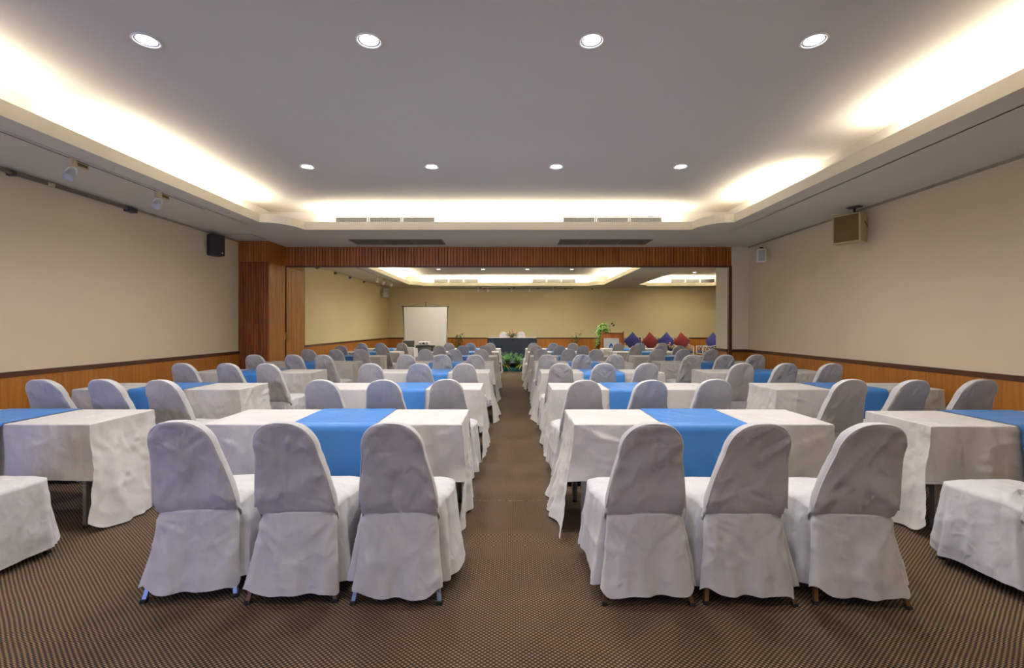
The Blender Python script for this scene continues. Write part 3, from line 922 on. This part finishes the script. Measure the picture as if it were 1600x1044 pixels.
# leaves
def leaf(mb, base, direction, length, width, droop=.3, mi=0, seg=4, twist=0):
    d = Vector(direction).normalized(); side = d.cross(Vector((0, 0, 1)))
    if side.length < .01: side = Vector((1, 0, 0))
    side.normalize(); side.rotate(Matrix.Rotation(twist, 3, d))
    vs = []; fs = []
    for i in range(seg+1):
        s = i/seg; wd = width*math.sin(min(1, s*1.05+.08)*PI)**.8
        p = Vector(base)+d*length*s+Vector((0, 0, -droop*length*s*s))
        vs += [p-side*wd/2, p+Vector((0, 0, width*.12)), p+side*wd/2]
    for i in range(seg):
        a = i*3
        fs += [(a, a+1, a+4, a+3), (a+1, a+2, a+5, a+4)]
    mb.add(vs, fs, mi, True)
def pot(t, r=.10, h=.18, mat=None):
    obj('pot', MB().lathe([(0, 0), (r*.7, 0), (r*.95, h*.85), (r*1.05, h*.86), (r*1.05, h), (r*.9, h), (r*.88, h*.9), (0, h*.88)], 20), mat or M_POT, t)
def plant_fern(loc, label, r=.3, h=.42, n=30, seed=1, mat=M_LEAF, width=.07, cat='plant', name='potted_fern'):
    rd = random.Random(seed); t = thing(name, label, cat, loc)
    pot(t, .09, .13)
    f = MB()
    for k in range(n):
        a = rd.uniform(0, 2*PI); el = rd.uniform(.75, 1.45)
        d = Vector((math.cos(a)*math.cos(el), math.sin(a)*math.cos(el), math.sin(el)))
        L = h*rd.uniform(.6, 1.05); pts = []
        for i in range(7):
            s = i/6; pts.append(Vector((0, 0, .12))+d*L*s+Vector((0, 0, -.3*L*s*s)))
        f.tube(pts, .003, 4)
        for i in range(1, 7):
            for sg in (-1, 1):
                sd = d.cross(Vector((0, 0, 1))).normalized()*sg
                leaf(f, pts[i], sd+d*.5, width*1.4*(1.2-i/9), width*.45, .3, seg=2)
    o = obj('foliage', f, mat, t); o['kind'] = 'stuff'
    return t
plant_fern((-.12, 14.68, .10), 'bushy green fern in the teal trough, left of the fern pair', h=.60, seed=3, mat=M_LEAFM)
plant_fern((.19, 14.70, .10), 'bushy green fern in the teal trough, right of the fern pair', h=.52, seed=4, mat=M_LEAFM)
def spider(loc, label, seed):
    rd = random.Random(seed); t = thing('spider_plant', label, 'plant', loc)
    pot(t, .06, .09); f = MB()
    for k in range(30):
        a = rd.uniform(0, 2*PI); el = rd.uniform(.5, 1.2); d = (math.cos(a)*math.cos(el), math.sin(a)*math.cos(el), math.sin(el))
        leaf(f, (0, 0, .08), d, rd.uniform(.25, .42), .022, 1.0, seg=6)
    o = obj('foliage', f, M_LEAF3, t); o['kind'] = 'stuff'
spider((-.26, 14.64, .10), 'yellow-green spider plant at the left end of the teal trough', 5)
spider((.34, 14.64, .10), 'yellow-green spider plant at the right end of the teal trough', 6)
# floor plants by the wall
def leafy(loc, label, h, seed, mat, name='leafy_plant', flower=False):
    rd = random.Random(seed); t = thing(name, label, 'plant', loc)
    pot(t, .14, .26); f = MB()
    stems = MB()
    for k in range(9):
        a = rd.uniform(0, 2*PI); L = h*rd.uniform(.65, 1); lean_ = rd.uniform(.08, .28)
        pts = [Vector((math.cos(a)*lean_*s*s*1.2, math.sin(a)*lean_*s*s*1.2, .24+(L-.24)*s)) for s in (0, .25, .5, .75, 1)]
        stems.tube(pts, .006, 5)
        for i in range(1, 5):
            for q in range(3):
                b = rd.uniform(0, 2*PI); leaf(f, pts[i]+Vector((0, 0, rd.uniform(-.08, .08))), (math.cos(b), math.sin(b), rd.uniform(-.1, .8)), rd.uniform(.10, .2), .055, .6, seg=3)
    obj('stems', stems, M_LEAFD, t)
    o = obj('foliage', f, mat, t); o['kind'] = 'stuff'
    if flower:
        obj('blossom', MB().lathe([(0, -.02), (.04, 0), (.05, .02), (.03, .04), (0, .05)], 8, M=T(-.02, 0, h)), M_FLOWW, t)
leafy((-2.22, 19.3, 0), 'dark leafy pot plant against the wainscot right of the projection screen', 1.12, 8, M_LEAFD, flower=True)
leafy((2.65, 19.3, 0), 'dark leafy pot plant against the wainscot left of the lectern', 1.12, 9, M_LEAFD, flower=True)
# trailing pothos on a stand beside the lectern
pt = thing('trailing_plant', 'tall trailing green plant spilling over the lectern corner', 'plant', (3.24, 16.15, SH))
obj('plant_stand', MB().lathe([(0, 0), (.15, 0), (.15, .02), (.02, .05), (.02, .80), (.13, .84), (.13, .86), (0, .86)], 16), M_RAIL, pt)
obj('pot', MB().lathe([(0, .86), (.09, .86), (.12, 1.0), (0, 1.0)], 16), M_POT, pt)
rd = random.Random(12); f = MB()
for k in range(260):
    a = rd.uniform(0, 2*PI)
    if k < 160:
        rr = rd.uniform(0, .22); z = rd.uniform(1.02, 1.34)-(rr*.5); bx, by = rr*math.cos(a)+.03, rr*math.sin(a)
    else:
        s = rd.random(); bx, by, z = -.16-.07*s+rd.uniform(-.07, .07), -.25+rd.uniform(-.07, .07), 1.15-s*.72
    leaf(f, (bx, by, z), (math.cos(a), math.sin(a), rd.uniform(-.2, .6)), rd.uniform(.08, .13), .075, .7, seg=2)
o = obj('foliage', f, M_LEAF2, pt); o['kind'] = 'stuff'
# flowers on the head table
def arrangement(loc, label, w, h, seed, base=None, cols=(M_FLOWR, M_FLOWR, M_FLOWW)):
    rd = random.Random(seed); t = thing('flower_arrangement', label, 'flowers', loc)
    obj('bowl', MB().lathe([(0, 0), (.05, 0), (.09, .05), (.085, .06), (0, .05)], 16), base or M_POT, t)
    f = MB()
    for k in range(90):
        a = rd.uniform(0, 2*PI); el = rd.uniform(-.1, 1.3); r_ = rd.uniform(.2, 1)
        p = Vector((math.cos(a)*math.cos(el)*w*.52*r_, math.sin(a)*math.cos(el)*w*.25*r_, .06+math.sin(el)*h*.5*r_))
        leaf(f, p, (math.cos(a), math.sin(a), rd.uniform(-.1, .8)), rd.uniform(.07, .12), .04, .4, seg=2)
    o = obj('foliage', f, M_LEAFD, t); o['kind'] = 'stuff'
    for k in range(11):
        a = rd.uniform(0, 2*PI); el = rd.uniform(.2, 1.4)
        x, y, z = math.cos(a)*math.cos(el)*w*.42, math.sin(a)*math.cos(el)*w*.25, .08+math.sin(el)*h*.7
        b = MB(); 
        b.tube([(x*.5, y*.5, .05), (x, y, z)], .003, 4)
        b.lathe([(0, 0), (.016, .004), (.024, .016), (.02, .028), (.008, .03), (0, .024)], 10, M=T(x, y, z, 0, .4*math.sin(a), .4*math.cos(a)))
        obj('blossom', b, cols[k % len(cols)], t)
    return t
fa = arrangement((.02, 17.22, SH+.771), 'low red and cream flower arrangement on the navy head table', .52, .26, 21)
b = MB().tube([(0, 0, .1), (.01, 0, .30)], .004, 5); b.lathe([(0, 0), (.02, .005), (.026, .02), (.01, .035), (0, .03)], 10, M=T(.01, 0, .295)); obj('blossom', b, M_FLOWR, fa)

# lectern
lc = thing('lectern', 'wooden lectern with shaped side panel on the stage', 'lectern', (3.45, 15.45, SH))
LW, LH = .37, .99
obj('front_panel', MB().bbox(-LW+.03, LW-.03, .01, .035, .0, LH-.03, .004), M_PODIUM, lc)
for sx in (-1, 1):
    prof = [(0, 0), (.42, 0), (.50, .62), (.36, .80), (.16, .93), (.05, 1.03), (-.01, 1.03), (-.015, .9)]
    x0, x1 = sx*LW, sx*(LW-.03)
    n = len(prof); m = MB()
    m.add([(x0, y, z) for y, z in prof]+[(x1, y, z) for y, z in prof], [tuple(range(n)), tuple(range(n, 2*n))]+[(i, (i+1) % n, n+(i+1) % n, n+i) for i in range(n)])
    obj('side_panel', m, M_PODIUM, lc)
m = MB(); m.box(-LW+.03, LW-.03, .0, .06, LH-.04, LH-.01); m.add([(-LW+.03, .05, .97), (LW-.03, .05, .97), (LW-.03, .44, .80), (-LW+.03, .44, .80)], [(0, 1, 2, 3)])
obj('reading_top', m, M_RAIL, lc)
obj('plinth', MB().box(-LW-.01, LW+.01, -.02, .44, 0, .06), M_RAIL, lc)
sg = thing('sign_board', 'white sign with blue letter A emblem on the front of the lectern', 'sign', (3.39, 15.445, SH-.02))
obj('board', MB().bbox(-.245, .245, -.016, 0, .34, .81, .004), M_SIGN, sg)
obj('board_frame', MB().box(-.255, .255, -.02, -.004, .80, .815).box(-.255, .255, -.02, -.004, .335, .35).box(-.255, -.24, -.02, -.004, .34, .81).box(.24, .255, -.02, -.004, .34, .81), M_WHITE, sg)
A = MB()
def pris(pts, y0=-.021, y1=-.016):
    n = len(pts); A.add([(x*.9-.01, y0, z-.03) for x, z in pts]+[(x*.9-.01, y1, z-.03) for x, z in pts], [tuple(range(n)), tuple(range(n, 2*n))]+[(i, (i+1) % n, n+(i+1) % n, n+i) for i in range(n)])
pris([(-.11, .47), (-.055, .47), (.0, .60), (.0, .665), (-.035, .665)])
pris([(0, .60), (.055, .50), (.085, .52), (.035, .665), (0, .665)])
pris([(-.035, .47), (.02, .535), (.085, .515), (.06, .49), (.01, .50), (-.0, .47)])
obj('emblem', A, M_LOGO, sg)
# microphones on the lectern
mc = thing('microphone', 'thin gooseneck microphone with twin dark heads above the lectern', 'microphone', (3.40, 15.62, SH+.93))
obj('gooseneck', MB().tube([(-.02, 0, -.02), (-.06, 0, .12), (.0, 0, .24), (.08, 0, .33)], .006, 6), M_SILV, mc)
for dx, dz in ((.05, .36), (.10, .30)):
    obj('microphone_head', MB().lathe([(0, -.035), (.02, -.02), (.026, .01), (.02, .035), (0, .045)], 10, M=T(dx, 0, dz, 0, 0, 1.0)), M_BLACK, mc)
obj('clip', MB().box(.10, .17, -.01, .01, .315, .335), M_BROWNLEG, mc)

# projection screen
ps = thing('projection_screen', 'white tripod projection screen with black edges near the far corner', 'screen', (-3.35, 17.75, 0))
W2 = .90
obj('screen_fabric', MB().box(-W2+.05, W2-.05, -.004, 0, .62, 2.21), M_SCREEN, ps)
for sx in (-1, 1): 
    m = MB(); m.add([(sx*W2, -.006, 2.22), (sx*(W2-.055), -.006, 2.22), (sx*(W2-.06), -.006, .6), (sx*(W2-.09), -.006, .6), (sx*W2, .004, 2.22), (sx*(W2-.055), .004, 2.22), (sx*(W2-.06), .004, .6), (sx*(W2-.09), .004, .6)], [(0, 1, 2, 3), (4, 5, 6, 7), (0, 3, 7, 4), (1, 2, 6, 5), (0, 1, 5, 4), (3, 2, 6, 7)])
    obj('black_border', m, M_DGREY, ps)
obj('top_bar', MB().tube([(-W2-.03, 0, 2.225), (W2+.03, 0, 2.225)], .016, 8), M_BLACK, ps)
obj('case', MB().bbox(-W2, W2, -.04, .04, .53, .62, .015), M_BLACK, ps)
obj('pole', MB().tube([(0, .05, .35), (0, .05, 2.39)], .014, 8).tube([(0, .0, 2.39), (0, .06, 2.39)], .01), M_BLACK, ps)
obj('hanger_wire', MB().tube([(-.62, 0, 2.235), (0, .03, 2.385)], .004, 4).tube([(.62, 0, 2.235), (0, .03, 2.385)], .004, 4), M_DGREY, ps)
for k in range(3):
    a = k*2*PI/3+PI/2; obj('leg', MB().tube([(0, .05, .62), (math.cos(a)*.5, .05+math.sin(a)*.5, .012)], .012, 6), M_BLACK, ps)

# laptop on the far left table, projector on its cart
lp = thing('laptop', 'open black laptop on the far table in front of the projection screen', 'laptop', (-3.22, 14.05, .758), R(3))
obj('keyboard_base', MB().bbox(-.19, .19, 0, .26, 0, .025, .005), M_SILV, lp)
sc_l = MB().bbox(-.195, .195, -.008, .008, 0, .235, .004, M=T(0, .26, .02, 0, R(-14)))
lid = obj('lid', sc_l, M_SILV, lp)
obj('screen_panel', MB().box(-.178, .178, -.0105, -.008, .018, .222, M=T(0, .26, .02, 0, R(-14))), M_LCD, lid)
ct = thing('projector_cart', 'black cart carrying the projector, beside the far left table', 'cart', (-2.82, 14.9, 0))
obj('top', MB().bbox(-.29, .29, -.2, .2, .80, .83, .006), M_BLACK, ct)
obj('apron', MB().bbox(-.27, .29, -.185, .185, .66, .80, .01), M_DGREY, ct)
obj('shelf', MB().bbox(-.27, .27, -.19, .19, .3, .33, .006), M_BLACK, ct)
for sx in (-1, 1):
    for sy in (-1, 1):
        l = obj('leg', MB().box(sx*.26-.015, sx*.26+.015, sy*.17-.015, sy*.17+.015, .05, .80), M_BLACK, ct)
        obj('caster', MB().lathe([(0, -.012), (.025, -.012), (.025, .012), (0, .012)], 12, M=T(sx*.26, sy*.17, .026, 0, PI/2)), M_RUBBER, l)
pj = thing('projector', 'silver-white projector with round lens on the black cart', 'projector', (-2.84, 14.86, .83))
obj('body', MB().bbox(-.165, .165, -.12, .12, .015, .12, .012), M_WHITE, pj)
obj('front_face', MB().bbox(-.15, .15, -.126, -.118, .03, .10, .003), M_SILV, pj)
obj('lens', MB().lathe([(0, 0), (.03, 0), (.034, .02), (.034, .03), (.024, .03), (.02, .012), (0, .012)], 20, M=T(.0, -.122, .068, 0, R(90))), M_BLACK, pj)
for x in (-.11, .10):
    v = MB()
    for k in range(5): v.box(x-.03, x+.03, -.129, -.124, .04+k*.011, .044+k*.011)
    v.box(x-.032, x-.03, -.129, -.122, .038, .09)
    obj('air_louvre', v, M_DGREY, pj)
for x in (-.13, .13): obj('foot', MB().lathe([(.012, 0), (.014, .016)], 10, M=T(x, -.08, 0)), M_RUBBER, pj)

# ------------------------------------------------------------------ rattan chairs and cushions
def rattan(loc, rz, label):
    t = thing('rattan_armchair', label, 'armchair', loc, rz, 'white rattan armchairs by the far wall')
    w2, d = .31, .58
    fm = MB()
    def loop(pts, r=.016): fm.tube(pts, r, 6)
    for sx in (-1, 1):
        obj('leg', MB().tube([(sx*w2, 0, 0), (sx*w2, 0, .64)], .017, 6), M_RATTAN, t)
        obj('leg', MB().tube([(sx*w2, d, 0), (sx*w2, d+.06, .96)], .017, 6), M_RATTAN, t)
        ar = MB().tube([(sx*w2, -.02, .62), (sx*w2, .02, .65), (sx*w2, d*.6, .66), (sx*w2, d+.04, .70)], .018, 6)
        obj('armrest', ar, M_RATTAN, t)
        la = MB()
        for k in range(4):
            y = .04+k*.135
            la.tube([(sx*w2, y, .40), (sx*w2, y+.13, .64)], .009, 5).tube([(sx*w2, y+.13, .40), (sx*w2, y, .64)], .009, 5)
        la.tube([(sx*w2, 0, .39), (sx*w2, d, .39)], .014, 6)
        obj('side_lattice', la, M_RATTAN, t)
    sf = MB()
    sf.tube([(-w2, 0, .36), (w2, 0, .36)], .016, 6).tube([(-w2, d, .36), (w2, d, .36)], .016, 6).tube([(-w2, 0, .12), (w2, 0, .12)], .012, 6)
    sf.box(-w2, w2, .02, d-.02, .355, .37)
    obj('seat_frame', sf, M_RATTAN, t)
    bk = MB()
    bk.tube([(-w2, d+.06, .955), (0, d+.075, .985), (w2, d+.06, .955)], .018, 6)
    for k in range(5):
        x = -w2+.02+k*.116
        bk.tube([(x, d+.02, .45), (x+.116, d+.055, .93)], .009, 5).tube([(x+.116, d+.02, .45), (x, d+.055, .93)], .009, 5)
    obj('backrest', bk, M_RATTAN, t)
    pd = MB().bbox(-w2+.025, w2-.025, .01, d-.02, .372, .46, .03)
    obj('seat_pad', pd, M_NAVYCU, t)
def cushion_mesh(mat, S=.56):
    mb = MB(); n = 20
    for sg in (-1, 1):
        def f(u, v):
            a, b = u*2-1, v*2-1
            pin = 1-.06*(1-abs(a)**2)*0
            ex = (1-a*a)**.55*(1-b*b)**.55 if abs(a) < 1 and abs(b) < 1 else 0
            x = a*S/2*(1-.05*(1-b*b)*abs(a)**3*-1*0-.04*(1-b*b)); z = b*S/2*(1-.04*(1-a*a))
            return (x, sg*(.085*ex+.002), z)
        mb.grid(f, n, n)
    return mb.mesh('cushion', mat, .005)
CB, CR_ = cushion_mesh(M_BLUECU), cushion_mesh(M_REDCU)
YCU = 18.35
def armx(px, y): return (px-799)*y/FPX
cx_ = [990.5, 1018.5, 1044, 1068.5]
cn = ['blue diamond cushion on the rattan chair beside the lectern', 'crimson diamond cushion between the two blue ones', 'blue diamond cushion between the two crimson ones, behind the flowers', 'crimson diamond cushion next to the bare wainscot']
rn_ = ['white rattan armchair beside the lectern, under the first blue cushion', 'white rattan armchair under the crimson cushion between blue ones', 'white rattan armchair behind the small flower stand', 'white rattan armchair with lattice side at the end of the group of four']
for k, px in enumerate(cx_):
    x = armx(px, YCU)
    rattan((x+.02, YCU-.15, 0), R([2, -2, 1, -3][k]), rn_[k])
    c = link('cushion', CB if k in (0, 2) else CR_, None, (x, YCU+.20, .435+.395))
    c.rotation_euler = (R(-7), R(45+[3, -4, 2, -5][k]), R([0, 4, -3, 2][k]))
    tag(c, cn[k], 'cushion', 'diamond cushions along the far wall')
rattan((armx(1094, 18.2), 18.25, 0), R(-90), 'white rattan armchair standing apart, partly behind the right partition')
c = link('cushion', CB, None, (armx(1094, 18.2)+.50, 18.22, .435+.40)); c.rotation_euler = (R(-9), R(45), R(-72))
tag(c, 'blue cushion mostly hidden behind the right partition edge', 'cushion', 'diamond cushions along the far wall')
fs = thing('flower_stand', 'small round stand with a blue cloth before the crimson cushion', 'side table', (6.02, 17.2, 0))
obj('top', MB().lathe([(0, .50), (.2, .50), (.2, .52), (0, .52)], 20), M_RATTAN, fs)
obj('pedestal', MB().lathe([(0, 0), (.16, 0), (.14, .03), (.03, .06), (.03, .5), (0, .5)], 14), M_RATTAN, fs)
arrangement((6.02, 17.2, .52), 'small yellow and green flower bowl before the cushions', .36, .30, 31, M_BLUECU, (M_FLOWY, M_FLOWW, M_FLOWR))

# ------------------------------------------------------------------ speakers
def speaker(name, label, loc, rz, w_, h_, d_, shell, grill, rx=0, frame=True):
    t = thing(name, label, 'speaker', loc, rz); t.rotation_euler = (rx, 0, rz)
    obj('cabinet', MB().bbox(-w_/2, w_/2, 0, d_, -h_/2, h_/2, .012), shell, t)
    obj('grille', MB().bbox(-w_/2+.022, w_/2-.022, -.008, .004, -h_/2+.022, h_/2-.022, .004), grill, t)
    return t
sp = speaker('wall_speaker', 'black loudspeaker mounted high in the left corner beside the teak pier', (-5.24, 8.12, 2.90), R(58), .25, .37, .22, M_BLACK, M_BLACK)
obj('badge', MB().lathe([(0, 0), (.012, 0), (.012, .003), (0, .003)], 12, M=T(.075, -.009, -.135, 0, R(90))), M_WHITE, sp)

sp = speaker('wall_speaker', 'beige square loudspeaker with brown grille hung on the right wall', (4.72, 6.42, 2.83), R(-60), .35, .41, .19, M_BEIGESP, M_GRILL)
obj('hanging_bracket', MB().tube([(.06, .10, .20), (.06, .10, .29)], [.006, .022], 8).box(-.02, .14, .05, .16, .29, .30), M_DGREY, sp)
obj('cable', MB().tube([(.06, .10, .24), (.13, .12, .22), (.16, .13, .12), (.22, .10, .0), (.15, .14, -.01), (.14, .14, .08), (.09, .13, .2)], .004, 6), M_RUBBER, sp)
sp = speaker('wall_speaker', 'small white loudspeaker in the corner right of the beam', (4.84, 8.80, 2.82), R(-20), .16, .26, .12, M_WHITE, M_SILV)
obj('wall_bracket', MB().tube([(0, .10, .13), (0, .14, .17), (-.02, .5, .2)], .012, 6).box(-.035, .035, .04, .1, .13, .155), M_CREAMPL, sp)
obj('clamp', MB().bbox(-.03, .03, .02, .08, .14, .17, .005), M_BLACK, sp)
speaker('wall_speaker', 'grey loudspeaker in the far left corner above the projection screen', (-5.15, 18.7, 2.83), R(40), .24, .36, .18, M_GREYSP, M_SILV)

# ------------------------------------------------------------------ track lighting and curtain rails
def track(name, label, p0, p1):
    t = thing(name, label, 'light track', (0, 0, 0))
    a, b = Vector(p0), Vector(p1); dx = .018
    if abs(a.x-b.x) < abs(a.y-b.y):
        obj('channel', MB().box(a.x-dx, a.x+dx, a.y, b.y, ZS-.02, ZS-.001), M_TRACK, t)
        obj('slot', MB().box(a.x-.006, a.x+.006, a.y, b.y, ZS-.0225, ZS-.02), M_DGREY, t)
    else:
        obj('channel', MB().box(a.x, b.x, a.y-dx, a.y+dx, ZS-.02, ZS-.001), M_TRACK, t)
        obj('slot', MB().box(a.x, b.x, a.y-.006, a.y+.006, ZS-.0225, ZS-.02), M_DGREY, t)
track('light_track', 'white light track along the left ceiling margin, front half', (-4.38, .6, 0), (-4.38, 6.5, 0))
track('light_track', 'white light track along the left ceiling margin beyond the beam', (-4.42, 12.5, 0), (-4.42, 17.4, 0))
track('light_track', 'white light track along the far ceiling margin above the stage', (-3.1, 19.3, 0), (2.65, 19.3, 0))
def spot(x, y, rz, label, group, tilt=35):
    t = thing('track_spotlight', label, 'spotlight', (x, y, ZS-.022), rz, group)
    obj('adapter', MB().bbox(-.022, .022, -.03, .03, -.075, 0, .004), M_CREAMPL, t)
    tr = obj('transformer_box', MB().bbox(-.018, .018, .03, .17, -.06, -.008, .003), M_CREAMPL, t)
    obj('label_recess', MB().box(.018, .0195, .045, .155, -.05, -.018), M_GRILL, tr)
    yk = MB(); 
    yk.tube([(-.05, 0, -.155), (-.058, 0, -.11), (-.02, 0, -.08), (.02, 0, -.08), (.052, 0, -.11), (.05, 0, -.155)], .005, 6)
    obj('yoke', yk, M_WHITE, t)
    M = T(0, 0, -.155, 0, R(-tilt))
    obj('lamp_head', MB().lathe([(0, .045), (.03, .045), (.042, .03), (.044, -.04), (.050, -.05), (.046, -.05), (.04, -.035), (0, -.03)], 20, M=M), M_GREYSP if y < 10 else M_WHITE, t)
    return t
spot(-4.38, 4.53, 0, 'track spotlight with cream adapter high on the left, first from the camera', 'two spotlights on the front track', 40)
spot(-4.38, 5.64, 0, 'track spotlight high on the left, second from the camera', 'two spotlights on the front track', 40)
for k, y in enumerate((15.0, 15.75, 16.75)): spot(-4.42, y, 0, 'small white track spotlight beyond the beam on the left, %s of three' % ('first', 'second', 'third')[k], 'three spotlights on the far left track')
for k, px in enumerate((747, 762.5, 799.5, 827.5, 863.5)):
    spot((px-799)*19.3/FPX, 19.3, R(90 if k % 2 else -90), 'small white spotlight on the far ceiling track above the stage, %s from the left' % ORD[k], 'five spotlights above the stage', 20)
# curtain rail with end stop on the left wall
cr = thing('curtain_rail', 'grey curtain rail along the top of the left wall', 'rail', (0, 0, 0))
obj('rail_bar', MB().box(XL+.045, XL+.07, .2, 6.38, 3.075, 3.10), M_RAILMET, cr)
obj('end_stop', MB().bbox(XL+.0, XL+.09, 6.33, 6.47, 3.055, 3.12, .006), M_DGREY, cr)
for y in (1.2, 3.0, 4.88):
    obj('bracket', MB().box(XL, XL+.075, y-.02, y+.02, 3.065, 3.115), M_DGREY, cr)
obj('cream_clip', MB().bbox(XL+.04, XL+.08, 5.24, 5.31, 3.07, 3.11, .004), M_CREAMPL, cr)
for k, (x, y) in enumerate(((XL, 12.6), (XL, 13.9), (XL, 15.15), (XL, 16.6))):
    t = thing('rail_bracket', 'small dark bracket at the top of the far left wall, %s from the beam' % ORD[k], 'bracket', (x, y, 3.07), 0, 'brackets on the far left wall')
    obj('plate', MB().bbox(0, .03, -.05, .05, -.035, .035, .004), M_RAILMET, t)
    obj('hook', MB().bbox(.028, .075, -.025, .025, -.012, .02, .004), M_DGREY, t)
cr2 = thing('curtain_rail', 'dark curtain rail along the top of the far wall', 'rail', (0, 0, 0))
obj('rail_bar', MB().box(-3.1, 2.7, YFAR-.10, YFAR-.075, 3.08, 3.105), M_RAILMET, cr2)
for px in (756.6, 795, 840.6, 883.5):
    x = (px-799)*19.8/FPX; obj('bracket', MB().box(x-.03, x+.03, YFAR-.11, YFAR, 3.065, 3.11), M_DGREY, cr2)
t = thing('rail_bracket', 'single dark bracket on the far wall right of the rail end', 'bracket', ((925.6-799)*19.85/FPX, YFAR, 3.08))
obj('plate', MB().bbox(-.03, .03, -.03, 0, -.03, .03, .004), M_RAILMET, t); obj('hook', MB().bbox(-.015, .015, -.08, -.028, -.012, .015, .003), M_DGREY, t)

bpy.context.view_layer.update()
